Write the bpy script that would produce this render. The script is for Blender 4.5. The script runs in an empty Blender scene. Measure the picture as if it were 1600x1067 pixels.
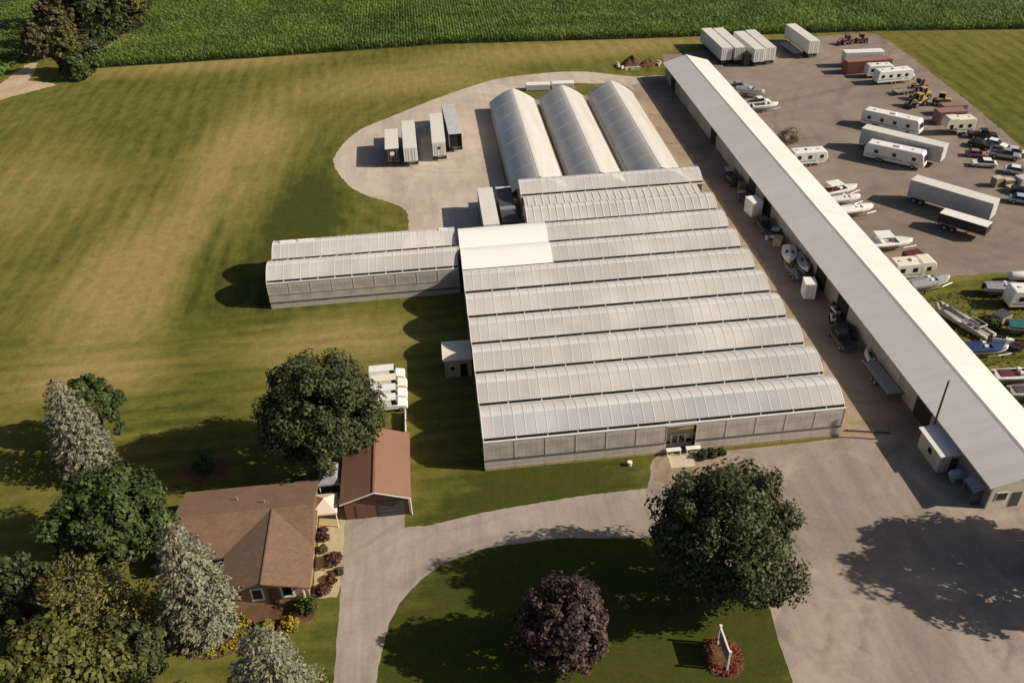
import bpy, bmesh, math, random, re
import numpy as np
from mathutils import Vector, Matrix
from mathutils.geometry import delaunay_2d_cdt

rnd = random.Random(7)
nrg = np.random.default_rng(11)
R = math.radians
scene = bpy.context.scene
COL = scene.collection

# ------------------------------------------------------------------ camera
cam_data = bpy.data.cameras.new('camera')
cam_data.sensor_width = 36.0
cam_data.lens = 30.77
cam_data.clip_start = 0.5
cam_data.clip_end = 4000
cam = bpy.data.objects.new('camera', cam_data)
COL.objects.link(cam)
cam.matrix_world = Matrix(((0.99363, 0.08785, -0.07054, 0),
                           (-0.10854, 0.57855, -0.80839, 0),
                           (-0.03021, 0.8109, 0.58441, 70),
                           (0, 0, 0, 1)))
scene.camera = cam

# ------------------------------------------------------------------ sky, sun, exposure
SUN_EL, SUN_AZ = 31.5, -13.0          # sun stands to the right, a little towards the camera
sun_dir = Vector((math.cos(R(SUN_EL)) * math.cos(R(SUN_AZ)), math.cos(R(SUN_EL)) * math.sin(R(SUN_AZ)), math.sin(R(SUN_EL))))
world = bpy.data.worlds.new('World')
scene.world = world
world.use_nodes = True
wn = world.node_tree
for n in list(wn.nodes):
    wn.nodes.remove(n)
sky = wn.nodes.new('ShaderNodeTexSky')
sky.sky_type = 'NISHITA'
sky.sun_disc = False
sky.sun_elevation = R(SUN_EL)
sky.sun_rotation = R(90 - SUN_AZ)
sky.altitude = 200
sky.dust_density = 3.0
sky.ozone_density = 0.6
bg = wn.nodes.new('ShaderNodeBackground')
bg.inputs['Strength'].default_value = 0.05
wo = wn.nodes.new('ShaderNodeOutputWorld')
wn.links.new(sky.outputs[0], bg.inputs[0])
wn.links.new(bg.outputs[0], wo.inputs[0])
sd = bpy.data.lights.new('sun', 'SUN')
sd.energy = 5.0
sd.angle = R(0.5)
sd.color = (1.0, 0.89, 0.74)
sun = bpy.data.objects.new('sun', sd)
COL.objects.link(sun)
sun.rotation_euler = sun_dir.to_track_quat('Z', 'Y').to_euler()
sun.location = (200, -50, 150)
vs = scene.view_settings
vs.view_transform = 'Standard'
vs.look = 'None'
vs.exposure = 0.27
vs.gamma = 1.0
vs.use_curve_mapping = False
scene.cycles.max_bounces = 6
scene.cycles.transparent_max_bounces = 12

# ------------------------------------------------------------------ mesh helpers
class MB:
    def __init__(self):
        self.v = []; self.f = []
    def add(self, vs, fs):
        o = len(self.v)
        self.v += [tuple(p) for p in vs]
        self.f += [tuple(i + o for i in f) for f in fs]
        return self
    def box(self, x0, x1, y0, y1, z0, z1):
        return self.add([(x0, y0, z0), (x1, y0, z0), (x1, y1, z0), (x0, y1, z0), (x0, y0, z1), (x1, y0, z1), (x1, y1, z1), (x0, y1, z1)],
                        [(3, 2, 1, 0), (4, 5, 6, 7), (0, 1, 5, 4), (1, 2, 6, 5), (2, 3, 7, 6), (3, 0, 4, 7)])
    def ext(self, prof, axis, a, b):
        """closed outline (u, z) pushed from a to b along x or y"""
        n = len(prof)
        if axis == 'x':
            p = [(a, u, z) for u, z in prof] + [(b, u, z) for u, z in prof]
        else:
            p = [(u, a, z) for u, z in prof] + [(u, b, z) for u, z in prof]
        return self.add(p, [tuple(range(n)), tuple(range(2 * n - 1, n - 1, -1))] + [(i, i + n, (i + 1) % n + n, (i + 1) % n) for i in range(n)])
    def loft(self, rings, caps=True, closed=True):
        n = len(rings[0]); vs = [p for r in rings for p in r]; fs = []
        for k in range(len(rings) - 1):
            for i in range(n if closed else n - 1):
                j = (i + 1) % n
                fs.append((k * n + i, k * n + j, (k + 1) * n + j, (k + 1) * n + i))
        if caps and closed:
            fs.append(tuple(range(n - 1, -1, -1))); fs.append(tuple(range((len(rings) - 1) * n, len(rings) * n)))
        return self.add(vs, fs)
    def cyl(self, p, q, r, r2=None, n=10):
        p = Vector(p); q = Vector(q); d = (q - p).normalized()
        a = d.orthogonal().normalized(); b = d.cross(a)
        r2 = r if r2 is None else r2
        rings = [[tuple(c + (a * math.cos(t) + b * math.sin(t)) * rr) for t in [2 * math.pi * i / n for i in range(n)]] for c, rr in ((p, r), (q, r2))]
        return self.loft(rings)
    def tube(self, pts, r, n=6):
        for i in range(len(pts) - 1):
            self.cyl(pts[i], pts[i + 1], r[i] if isinstance(r, (list, tuple)) else r, r[i + 1] if isinstance(r, (list, tuple)) else r, n)
        return self
    def ball(self, c, rx, ry, rz, n=10, m=6, z0=-1.0):
        rings = []
        for k in range(m + 1):
            t = z0 * math.pi / 2 + (1 - z0) * math.pi / 2 * k / m
            cr = max(math.cos(t), 0.02)
            rings.append([(c[0] + rx * cr * math.cos(2 * math.pi * i / n), c[1] + ry * cr * math.sin(2 * math.pi * i / n), c[2] + rz * math.sin(t)) for i in range(n)])
        return self.loft(rings)
    def mesh(self, name, material, smooth=False, bevel=0.0):
        me = bpy.data.meshes.new(name)
        me.from_pydata(self.v, [], self.f)
        bm = bmesh.new(); bm.from_mesh(me)
        bmesh.ops.recalc_face_normals(bm, faces=bm.faces)
        if bevel:
            es = [e for e in bm.edges if len(e.link_faces) == 2 and e.calc_face_angle(0) > 0.6]
            bmesh.ops.bevel(bm, geom=es, offset=bevel, segments=1, affect='EDGES', clamp_overlap=True)
        if smooth:
            for f in bm.faces: f.smooth = True
        bm.to_mesh(me); bm.free()
        if material: me.materials.append(material)
        return me
    def build(self, name, material, parent=None, smooth=False, bevel=0.0, loc=(0, 0, 0), rz=0.0, **props):
        return link(name, self.mesh(name, material, smooth, bevel), parent, loc, rz, **props)

def link(name, data, parent=None, loc=(0, 0, 0), rz=0.0, **props):
    o = bpy.data.objects.new(name, data)
    COL.objects.link(o)
    o.location = loc
    o.rotation_euler = (0, 0, rz)
    if parent: o.parent = parent
    for k, v in props.items(): o[k] = v
    return o

def thing(name, label, cat, loc=(0, 0, 0), rz=0.0, group=None):
    o = link(name, None, None, loc, rz, label=label, category=cat)
    o.empty_display_size = 0.3
    if group: o['group'] = group
    return o

KIDS = {}
def dup(root, label, loc, rz, mats=None, group=None, scale=None):
    """copy of a thing with copies of its parts and sub-parts; mats swaps materials by part name"""
    def base(o): return o.name.split('.')[0]
    def cp(o, parent):
        c = o.copy(); COL.objects.link(c)
        if parent: c.parent = parent
        m = mats.get(base(o)) if mats else None
        if m and o.type == 'MESH':
            c.material_slots[0].link = 'OBJECT'; c.material_slots[0].material = m
        for k in o.children: cp(k, c)
        return c
    r = cp(root, None)
    r.location = loc; r.rotation_euler = (0, 0, rz); r['label'] = label
    if scale: r.scale = scale
    if group: r['group'] = group
    return r

def quads_object(name, V, material, parent=None, tri=False, **props):
    """V: (n,4,3) array (or (n,3,3)) of loose faces -> one mesh"""
    n, k = V.shape[0], V.shape[1]
    me = bpy.data.meshes.new(name)
    me.vertices.add(n * k); me.loops.add(n * k); me.polygons.add(n)
    me.vertices.foreach_set('co', V.reshape(-1).astype(np.float32))
    me.loops.foreach_set('vertex_index', np.arange(n * k, dtype=np.int32))
    me.polygons.foreach_set('loop_start', np.arange(0, n * k, k, dtype=np.int32))
    me.polygons.foreach_set('loop_total', np.full(n, k, dtype=np.int32))
    me.update(); me.validate()
    me.materials.append(material)
    return link(name, me, parent, **props)

def spline(pts, n=6, closed=True):
    out = []; m = len(pts)
    for i in range(m if closed else m - 1):
        g = (lambda k: Vector(pts[k % m])) if closed else (lambda k: Vector(pts[min(max(k, 0), m - 1)]))
        p0, p1, p2, p3 = g(i - 1), g(i), g(i + 1), g(i + 2)
        for k in range(n):
            t = k / n
            out.append(0.5 * ((2 * p1) + (p2 - p0) * t + (2 * p0 - 5 * p1 + 4 * p2 - p3) * t * t + (3 * p1 - p0 - 3 * p2 + p3) * t ** 3))
    if not closed: out.append(Vector(pts[-1]))
    return out

def sheet(name, pts, z, material, smooth=True, jitter=0.0, n=8, **props):
    ps = spline([(x, y) for x, y in pts], n) if smooth else [Vector(p) for p in pts]
    if jitter:
        q = []
        for i in range(len(ps)):
            a, b = ps[i], ps[(i + 1) % len(ps)]; k = max(1, int((b - a).length / 0.45))
            q += [a.lerp(b, j / k) for j in range(k)]
        ps = q
    if jitter: ps = [p + Vector((rnd.uniform(-jitter, jitter), rnd.uniform(-jitter, jitter))) for p in ps]
    vv, _, ff, *_r = delaunay_2d_cdt([Vector((p.x, p.y)) for p in ps], [], [list(range(len(ps)))], 1, 1e-5)
    me = bpy.data.meshes.new(name)
    me.from_pydata([(v.x, v.y, z) for v in vv], [], [f if (vv[f[1]] - vv[f[0]]).cross(vv[f[2]] - vv[f[0]]) > 0 else f[::-1] for f in ff])
    me.materials.append(material)
    return link(name, me, None, **props)

# ------------------------------------------------------------------ materials
class NT:
    """small helper round a material's node tree"""
    def __init__(self, name):
        self.m = bpy.data.materials.new(name); self.m.use_nodes = True
        self.t = self.m.node_tree
        self.b = self.t.nodes['Principled BSDF']
        self.out = self.t.nodes['Material Output']
    def n(self, kind, **kw):
        x = self.t.nodes.new(kind)
        for k, v in kw.items(): setattr(x, k, v)
        return x
    def l(self, a, b): self.t.links.new(a, b)
    def noise(self, vec, scale, detail=3, rough=0.6, dist=0.0):
        x = self.n('ShaderNodeTexNoise'); x.inputs['Scale'].default_value = scale
        x.inputs['Detail'].default_value = detail; x.inputs['Roughness'].default_value = rough; x.inputs['Distortion'].default_value = dist
        if vec is not None: self.l(vec, x.inputs['Vector'])
        return x.outputs['Fac']
    def ramp(self, fac, stops, interp='LINEAR'):
        x = self.n('ShaderNodeValToRGB'); e = x.color_ramp.elements; x.color_ramp.interpolation = interp
        while len(e) < len(stops): e.new(0.5)
        for i, (p, c) in enumerate(stops):
            e[i].position = p; e[i].color = (*c, 1) if len(c) == 3 else c
        self.l(fac, x.inputs[0]); return x.outputs[0]
    def val(self, fac, a, b, lo=0.0, hi=1.0):
        x = self.n('ShaderNodeMapRange'); x.inputs[1].default_value = a; x.inputs[2].default_value = b; x.inputs[3].default_value = lo; x.inputs[4].default_value = hi
        self.l(fac, x.inputs[0]); return x.outputs[0]
    def math(self, op, a, b=None, clamp=False):
        x = self.n('ShaderNodeMath', operation=op, use_clamp=clamp)
        for i, s in enumerate((a, b)):
            if s is None: continue
            if isinstance(s, (int, float)): x.inputs[i].default_value = s
            else: self.l(s, x.inputs[i])
        return x.outputs[0]
    def mix(self, fac, a, b, blend='MIX'):
        x = self.n('ShaderNodeMix', data_type='RGBA', blend_type=blend)
        for s, i in ((fac, 0), (a, 6), (b, 7)):
            if isinstance(s, (int, float)): x.inputs[i].default_value = s
            elif isinstance(s, tuple): x.inputs[i].default_value = (*s, 1)
            else: self.l(s, x.inputs[i])
        return x.outputs[2]
    def bump(self, h, strength=0.3, dist=0.05):
        x = self.n('ShaderNodeBump'); x.inputs['Strength'].default_value = strength; x.inputs['Distance'].default_value = dist
        self.l(h, x.inputs['Height']); self.l(x.outputs[0], self.b.inputs['Normal'])
    def pos(self): return self.n('ShaderNodeNewGeometry').outputs['Position']
    def obj(self): return self.n('ShaderNodeTexCoord').outputs['Object']

def paint(name, c, rough=0.5, metal=0.0, var=0.18, scale=1.5, dirt=0.0, dirtc=(0.16, 0.13, 0.1)):
    k = NT(name); o = k.obj()
    f = k.noise(o, scale, 4)
    col = k.ramp(f, [(0.25, tuple(x * (1 - var) for x in c)), (0.75, tuple(min(1, x * (1 + var * 0.6)) for x in c))])
    if dirt:
        f2 = k.noise(o, scale * 2.7, 5, 0.7)
        col = k.mix(k.val(f2, 0.48, 0.75, 0, dirt), col, dirtc)
    k.l(col, k.b.inputs['Base Color'])
    k.b.inputs['Roughness'].default_value = rough; k.b.inputs['Metallic'].default_value = metal
    return k.m

M = {}
M['white'] = paint('white_paint', (0.78, 0.77, 0.74), 0.45, var=0.06, dirt=0.15)
M['white_old'] = paint('weathered_white_paint', (0.66, 0.64, 0.60), 0.55, var=0.10, dirt=0.4)
M['trailer_roof'] = paint('trailer_roof_skin', (0.66, 0.63, 0.59), 0.6, var=0.06, dirt=0.15, scale=0.8)
M['trailer_grey'] = paint('trailer_grey_side', (0.50, 0.50, 0.51), 0.5, var=0.12, dirt=0.35, scale=0.8)
M['cream'] = paint('cream_paint', (0.76, 0.71, 0.58), 0.6, var=0.1, dirt=0.2)
M['black'] = paint('black_paint', (0.018, 0.018, 0.02), 0.4, var=0.2)
M['dark'] = paint('dark_grey_metal', (0.06, 0.06, 0.065), 0.55, var=0.25)
M['tyre'] = paint('tyre_rubber', (0.018, 0.018, 0.018), 0.85)
M['rim'] = paint('rim_metal', (0.45, 0.45, 0.46), 0.35, 0.7)
M['steel'] = paint('galvanised_steel', (0.42, 0.42, 0.42), 0.45, 0.5, dirt=0.2)
M['glass'] = paint('dark_window_glass', (0.015, 0.018, 0.02), 0.08, var=0.1)
M['red'] = paint('faded_red_paint', (0.22, 0.075, 0.055), 0.6, dirt=0.45)
M['redbrown'] = paint('rust_red_roof', (0.27, 0.14, 0.11), 0.65, dirt=0.4)
M['dkred'] = paint('dark_red_vinyl', (0.10, 0.016, 0.018), 0.6)
M['yellow'] = paint('machine_yellow', (0.42, 0.30, 0.10), 0.55, dirt=0.5)
M['tan'] = paint('tan_panel', (0.44, 0.35, 0.22), 0.65, dirt=0.25)
M['silver'] = paint('silver_car_paint', (0.42, 0.43, 0.45), 0.3, 0.4)
M['blue'] = paint('blue_tarp', (0.012, 0.035, 0.13), 0.45)
M['skyblue'] = paint('pale_blue_paint', (0.35, 0.42, 0.50), 0.35)
M['teal'] = paint('teal_cover', (0.012, 0.13, 0.125), 0.5)
M['greytarp'] = paint('grey_tarp', (0.27, 0.27, 0.29), 0.7, var=0.3, scale=2.5)
M['greytube'] = paint('grey_tube', (0.36, 0.34, 0.31), 0.55, dirt=0.3)
M['wood'] = paint('weathered_wood', (0.30, 0.23, 0.15), 0.8, var=0.3, scale=4)
M['brownwall'] = paint('brown_siding', (0.16, 0.075, 0.05), 0.75)
M['ochre'] = paint('ochre_brick_wall', (0.30, 0.2, 0.12), 0.85, var=0.2, scale=3)
M['concrete'] = paint('concrete', (0.46, 0.42, 0.35), 0.85, var=0.15, dirt=0.2)
M['bark'] = paint('tree_bark', (0.10, 0.075, 0.055), 0.9, var=0.35, scale=4)
M['deadwood'] = paint('bleached_dead_wood', (0.42, 0.37, 0.31), 0.9)
M['interior_black'] = paint('interior_shade_black', (0.012, 0.012, 0.011), 0.9)  # flat black that stands for shaded interiors seen through openings
M['crop'] = paint('greenhouse_crop', (0.045, 0.065, 0.025), 0.9, var=0.6, scale=2)
M['green_paint'] = paint('dark_green_paint', (0.02, 0.05, 0.03), 0.5)
M['stripe'] = paint('grey_decal', (0.22, 0.24, 0.27), 0.5)
M['sign_face'] = paint('sign_face_grey', (0.25, 0.25, 0.25), 0.5)

def leaf_mat(name, stops, rough=0.6, trans=0.25, var=0.55):
    """leaf colours vary from leaf to leaf"""
    k = NT(name); g = k.n('ShaderNodeNewGeometry')
    col = k.ramp(g.outputs['Random Per Island'], stops)
    nz = k.noise(g.outputs['Position'], var, 3, 0.6)
    col = k.mix(1.0, col, k.ramp(nz, [(0.3, (0.66, 0.70, 0.66)), (0.5, (1, 1, 1)), (0.72, (1.38, 1.30, 1.15))]), 'MULTIPLY')
    k.l(col, k.b.inputs['Base Color']); k.b.inputs['Roughness'].default_value = rough
    k.b.inputs['Specular IOR Level'].default_value = 0.3
    tr = k.n('ShaderNodeBsdfTranslucent'); k.l(col, tr.inputs[0])
    mx = k.n('ShaderNodeMixShader'); mx.inputs[0].default_value = trans
    k.l(k.b.outputs[0], mx.inputs[1]); k.l(tr.outputs[0], mx.inputs[2]); k.l(mx.outputs[0], k.out.inputs[0])
    return k.m
L = {}
L['oak'] = leaf_mat('broadleaf_dark_green', [(0.0, (0.026, 0.036, 0.012)), (0.5, (0.054, 0.070, 0.022)), (1.0, (0.11, 0.12, 0.05))])
L['maple'] = leaf_mat('broadleaf_mid_green', [(0.0, (0.03, 0.05, 0.012)), (0.6, (0.055, 0.085, 0.02)), (1.0, (0.10, 0.12, 0.04))])
L['lime'] = leaf_mat('broadleaf_yellow_green', [(0.0, (0.05, 0.065, 0.012)), (0.5, (0.095, 0.105, 0.022)), (1.0, (0.16, 0.15, 0.04))])
L['purple'] = leaf_mat('purple_leaf', [(0.0, (0.035, 0.018, 0.019)), (0.5, (0.078, 0.046, 0.044)), (1.0, (0.14, 0.093, 0.086))])
L['spruce'] = leaf_mat('blue_spruce_needles', [(0.0, (0.13, 0.135, 0.088)), (0.5, (0.18, 0.182, 0.125)), (1.0, (0.24, 0.238, 0.17))], trans=0.1)
L['pine'] = leaf_mat('yellowing_pine_needles', [(0.0, (0.055, 0.055, 0.014)), (0.5, (0.125, 0.115, 0.034)), (1.0, (0.21, 0.18, 0.06))], trans=0.15)
L['brown'] = leaf_mat('browning_leaf', [(0.0, (0.045, 0.042, 0.018)), (0.5, (0.085, 0.075, 0.032)), (1.0, (0.15, 0.12, 0.055))])
L['yellowflower'] = leaf_mat('yellow_leaf', [(0.0, (0.14, 0.13, 0.02)), (0.6, (0.30, 0.24, 0.03)), (1.0, (0.45, 0.34, 0.05))])
L['redleaf'] = leaf_mat('burgundy_leaf', [(0.0, (0.045, 0.018, 0.014)), (0.6, (0.10, 0.04, 0.028)), (1.0, (0.20, 0.10, 0.06))])
L['redflower'] = leaf_mat('red_flower', [(0.0, (0.10, 0.02, 0.015)), (0.5, (0.26, 0.05, 0.03)), (1.0, (0.38, 0.12, 0.07))])
L['corn'] = leaf_mat('corn_leaf', [(0.0, (0.14, 0.21, 0.04)), (0.5, (0.16, 0.24, 0.046)), (0.9, (0.18, 0.26, 0.058)), (1.0, (0.22, 0.25, 0.09))], trans=0.4, var=0.07)

# --- ground: grass with mowing tracks and dry patches, all in metres on the ground
def grass_material():
    k = NT('mown_grass'); p = k.pos()
    sep = k.n('ShaderNodeSeparateXYZ'); k.l(p, sep.inputs[0])
    def blob(cx, cy, rx, ry, amp):
        a = k.n('ShaderNodeVectorMath', operation='SUBTRACT'); k.l(p, a.inputs[0]); a.inputs[1].default_value = (cx, cy, 0)
        d = k.n('ShaderNodeVectorMath', operation='DIVIDE'); k.l(a.outputs[0], d.inputs[0]); d.inputs[1].default_value = (rx, ry, 1e6)
        ln = k.n('ShaderNodeVectorMath', operation='LENGTH'); k.l(d.outputs[0], ln.inputs[0])
        x = k.val(ln.outputs['Value'], 0.15, 1.0, amp, 0.0); x.node.interpolation_type = 'SMOOTHSTEP'; return x
    dry = k.val(k.noise(p, 0.022, 5, 0.62, 0.6), 0.3, 0.75, 0.14, 0.5)
    for b in ((-37, 165, 16, 45, .6), (-50, 122, 14, 36, .6), (-10, 205, 45, 17, .45), (-60, 228, 50, 12, .5), (40, 220, 60, 13, .55),
              (-16, 101, 22, 9, .45), (-46, 97, 14, 8, .45), (-75, 160, 26, 32, .25), (-58, 97, 14, 10, .2),
              (-24, 140, 11, 22, -.35), (-42, 113, 12, 14, -.0), (8, 64, 18, 16, -.6), (10, 46, 34, 22, -.6), (126, 190, 30, 70, .0), (-52, 70, 30, 40, .05), (79, 99, 12, 4, -.2), (-30, 84, 16, 12, -.1)):
        dry = k.math('ADD', dry, blob(*b))
    # the mowing zone left of the loop ends in a straight line
    def band(x, a, b): return k.math('MULTIPLY', k.val(x, a - 1.2, a + 1.2), k.val(x, b - 6, b + 6, 1.0, 0.0))
    wob = k.math('MULTIPLY', k.math('SUBTRACT', k.noise(p, 0.09, 3), 0.5), 5.0)
    xw = k.math('ADD', sep.outputs[0], wob)
    yb = k.math('MULTIPLY', k.val(sep.outputs[1], 100, 112), k.val(sep.outputs[1], 158, 172, 1.0, 0.0))
    dry = k.math('ADD', dry, k.math('MULTIPLY', k.math('MULTIPLY', band(xw, -39.5, -20), yb), -0.22))
    dry = k.math('ADD', dry, k.math('MULTIPLY', k.math('MULTIPLY', k.math('MULTIPLY', k.val(xw, -52, -42), k.val(xw, -40.5, -38.8, 1.0, 0.0)), yb), 0.16))
    # mower passes: along Y in the big field, along X near the houses
    warp = k.math('MULTIPLY', k.math('SUBTRACT', k.noise(p, 0.03, 2), 0.5), 2.0)
    warp2 = k.math('MULTIPLY', k.math('SUBTRACT', k.noise(p, 0.006, 1), 0.5), 30.0)
    sx = k.math('SINE', k.math('MULTIPLY', k.math('ADD', k.math('ADD', sep.outputs[0], warp2), warp), 1.75))
    sy = k.math('SINE', k.math('MULTIPLY', k.math('ADD', sep.outputs[1], warp), 2.1))
    sel = k.val(sep.outputs[1], 104, 112)
    ctr = k.n('ShaderNodeVectorMath', operation='SUBTRACT'); k.l(p, ctr.inputs[0]); ctr.inputs[1].default_value = (2, 163, 0)
    scl = k.n('ShaderNodeVectorMath', operation='MULTIPLY'); k.l(ctr.outputs[0], scl.inputs[0]); scl.inputs[1].default_value = (1.25, 0.8, 0)
    rl = k.n('ShaderNodeVectorMath', operation='LENGTH'); k.l(scl.outputs[0], rl.inputs[0]); rad = rl.outputs['Value']
    near = k.val(rad, 44, 50, 1.0, 0.0)
    sx = k.math('ADD', k.math('MULTIPLY', sx, k.math('SUBTRACT', 1.0, near)), k.math('MULTIPLY', k.math('SINE', k.math('MULTIPLY', k.math('ADD', rad, k.math('MULTIPLY', warp, 0.8)), 1.5)), k.math('MULTIPLY', near, 0.6)))
    st = k.math('ADD', k.math('MULTIPLY', sx, sel), k.math('MULTIPLY', sy, k.math('SUBTRACT', 1.0, sel)))
    st = k.math('MULTIPLY', st, k.val(k.noise(p, 0.05, 2), 0.36, 0.62, 0.015, 0.10))
    dry = k.math('ADD', dry, st)
    # streaky clippings
    mp = k.n('ShaderNodeMapping'); mp.inputs['Scale'].default_value = (0.9, 0.12, 1); k.l(p, mp.inputs[0])
    mp2 = k.n('ShaderNodeMapping'); mp2.inputs['Scale'].default_value = (0.1, 0.8, 1); k.l(p, mp2.inputs[0])
    s1 = k.math('MULTIPLY', k.math('SUBTRACT', k.noise(mp.outputs[0], 1.0, 4), 0.5), sel)
    s2 = k.math('MULTIPLY', k.math('SUBTRACT', k.noise(mp2.outputs[0], 1.0, 4), 0.5), k.math('SUBTRACT', 1.0, sel))
    dry = k.math('ADD', dry, k.math('MULTIPLY', k.math('ADD', s1, s2), 0.65))
    dry = k.math('ADD', dry, k.val(k.noise(p, 0.35, 6, 0.7), 0.25, 0.75, -0.16, 0.16))
    col = k.ramp(dry, [(0.0, (0.056, 0.066, 0.012)), (0.28, (0.124, 0.124, 0.026)), (0.6, (0.205, 0.176, 0.050)), (0.95, (0.30, 0.228, 0.093))])
    col = k.mix(1.0, col, k.ramp(k.noise(p, 0.8, 5, 0.7, 0.4), [(0.3, (0.80, 0.83, 0.80)), (0.5, (1.0, 1.0, 1.0)), (0.72, (1.2, 1.14, 1.1))]), 'MULTIPLY')
    fine = k.noise(p, 3.0, 6, 0.75)
    col = k.mix(1.0, col, k.ramp(fine, [(0.25, (0.72, 0.72, 0.72)), (0.75, (1.22, 1.2, 1.15))]), 'MULTIPLY')
    k.l(col, k.b.inputs['Base Color']); k.b.inputs['Roughness'].default_value = 0.95; k.b.inputs['Specular IOR Level'].default_value = 0.1
    k.bump(k.noise(p, 6.0, 5, 0.8), 0.6, 0.08)
    return k.m

def gravel_material(name, c0, c1, c2, big=0.08, patch=None, patchc=None, streak=(0.25, 0.03), tracks=()):
    k = NT(name); p = k.pos()
    f = k.noise(p, big, 5, 0.62, 0.5)
    col = k.ramp(f, [(0.28, c0), (0.5, c1), (0.74, c2)])
    mp = k.n('ShaderNodeMapping'); mp.inputs['Scale'].default_value = (streak[0], streak[1], 1); k.l(p, mp.inputs[0])
    s = k.noise(mp.outputs[0], 2.0, 4, 0.6, 0.8)
    col = k.mix(1.0, col, k.ramp(s, [(0.3, (0.86, 0.86, 0.87)), (0.7, (1.1, 1.09, 1.08))]), 'MULTIPLY')
    fine = k.noise(p, 2.2, 7, 0.8)
    col = k.mix(1.0, col, k.ramp(fine, [(0.25, (0.82, 0.82, 0.82)), (0.75, (1.16, 1.15, 1.14))]), 'MULTIPLY')
    if tracks:
        for cx, cy, fr_, a in tracks:
            v = k.n('ShaderNodeVectorMath', operation='SUBTRACT'); k.l(p, v.inputs[0]); v.inputs[1].default_value = (cx, cy, 0)
            ln = k.n('ShaderNodeVectorMath', operation='LENGTH'); k.l(v.outputs[0], ln.inputs[0])
            rr = k.math('ADD', ln.outputs['Value'], k.math('MULTIPLY', k.noise(p, 0.12, 3), 5.0))
            nn = k.n('ShaderNodeTexNoise', noise_dimensions='1D'); k.l(rr, nn.inputs['W']); nn.inputs['Scale'].default_value = fr_; nn.inputs['Detail'].default_value = 5
            msk = k.val(k.noise(p, 0.06, 3), 0.42, 0.6)
            col = k.mix(k.math('MULTIPLY', k.val(nn.outputs['Fac'], 0.5, 0.66, 0, a), msk), col, (c0[0] * .62, c0[1] * .62, c0[2] * .64))
        cr = k.n('ShaderNodeTexVoronoi', feature='DISTANCE_TO_EDGE'); cr.inputs['Scale'].default_value = 0.16
        wv = k.n('ShaderNodeVectorMath', operation='ADD'); k.l(p, wv.inputs[0])
        nv = k.n('ShaderNodeTexNoise'); nv.inputs['Scale'].default_value = 0.4; k.l(p, nv.inputs['Vector']); k.l(nv.outputs['Color'], wv.inputs[1]); k.l(wv.outputs[0], cr.inputs['Vector'])
        col = k.mix(k.math('MULTIPLY', k.val(cr.outputs['Distance'], 0.0, 0.012, 0.12, 0.0), k.val(k.noise(p, 0.08, 2), 0.45, 0.6)), col, (0.08, 0.065, 0.05))
    if patchc:
        f2 = k.noise(p, patch, 4, 0.65, 1.0)
        col = k.mix(k.val(f2, 0.52, 0.68, 0, 0.75), col, patchc)
    k.l(col, k.b.inputs['Base Color']); k.b.inputs['Roughness'].default_value = 0.92; k.b.inputs['Specular IOR Level'].default_value = 0.2
    k.bump(fine, 0.4, 0.04)
    return k.m
G = {}
G['grass'] = grass_material()
G['gravel'] = gravel_material('pale_gravel', (0.40, 0.325, 0.26), (0.47, 0.395, 0.325), (0.56, 0.49, 0.415), 0.06, 0.09, (0.52, 0.45, 0.37), (0.25, 0.03), ((4, 165, 0.5, 0.3),))
G['lot'] = gravel_material('worn_front_lot', (0.24, 0.198, 0.166), (0.305, 0.253, 0.213), (0.385, 0.325, 0.272), 0.06, 0.11, (0.42, 0.345, 0.27), (0.25, 0.03), ((80, 20, 0.45, 0.55), (5, 30, 0.5, 0.4)))
G['yard'] = gravel_material('asphalt_millings_yard', (0.20, 0.162, 0.128), (0.245, 0.20, 0.165), (0.28, 0.235, 0.19), 0.03, 0.06, (0.25, 0.175, 0.145), (0.1, 0.1), ((130, 150, 0.3, 0.5), (60, 250, 0.35, 0.5)))
G['drive'] = gravel_material('house_drive', (0.275, 0.235, 0.20), (0.34, 0.29, 0.25), (0.41, 0.355, 0.31), 0.10, 0.2, (0.30, 0.235, 0.185), (0.6, 0.06), ((8, 40, 0.6, 0.4),))
G['dirt'] = gravel_material('bare_dirt', (0.25, 0.185, 0.125), (0.32, 0.24, 0.17), (0.40, 0.315, 0.23), 0.15, 0.22, (0.17, 0.145, 0.08))
G['track'] = gravel_material('field_track', (0.36, 0.27, 0.17), (0.46, 0.35, 0.23), (0.55, 0.45, 0.32), 0.15)
G['mulch'] = gravel_material('bark_mulch', (0.07, 0.04, 0.022), (0.12, 0.065, 0.035), (0.17, 0.10, 0.055), 0.6)
G['pad'] = gravel_material('concrete_pad', (0.50, 0.42, 0.30), (0.58, 0.5, 0.37), (0.62, 0.54, 0.42), 0.4)
G['yellowpath'] = gravel_material('sandy_path', (0.36, 0.29, 0.165), (0.45, 0.37, 0.22), (0.50, 0.43, 0.28), 0.35)
G['soil'] = gravel_material('crop_soil', (0.03, 0.035, 0.012), (0.04, 0.05, 0.015), (0.05, 0.06, 0.02), 0.3)

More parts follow.
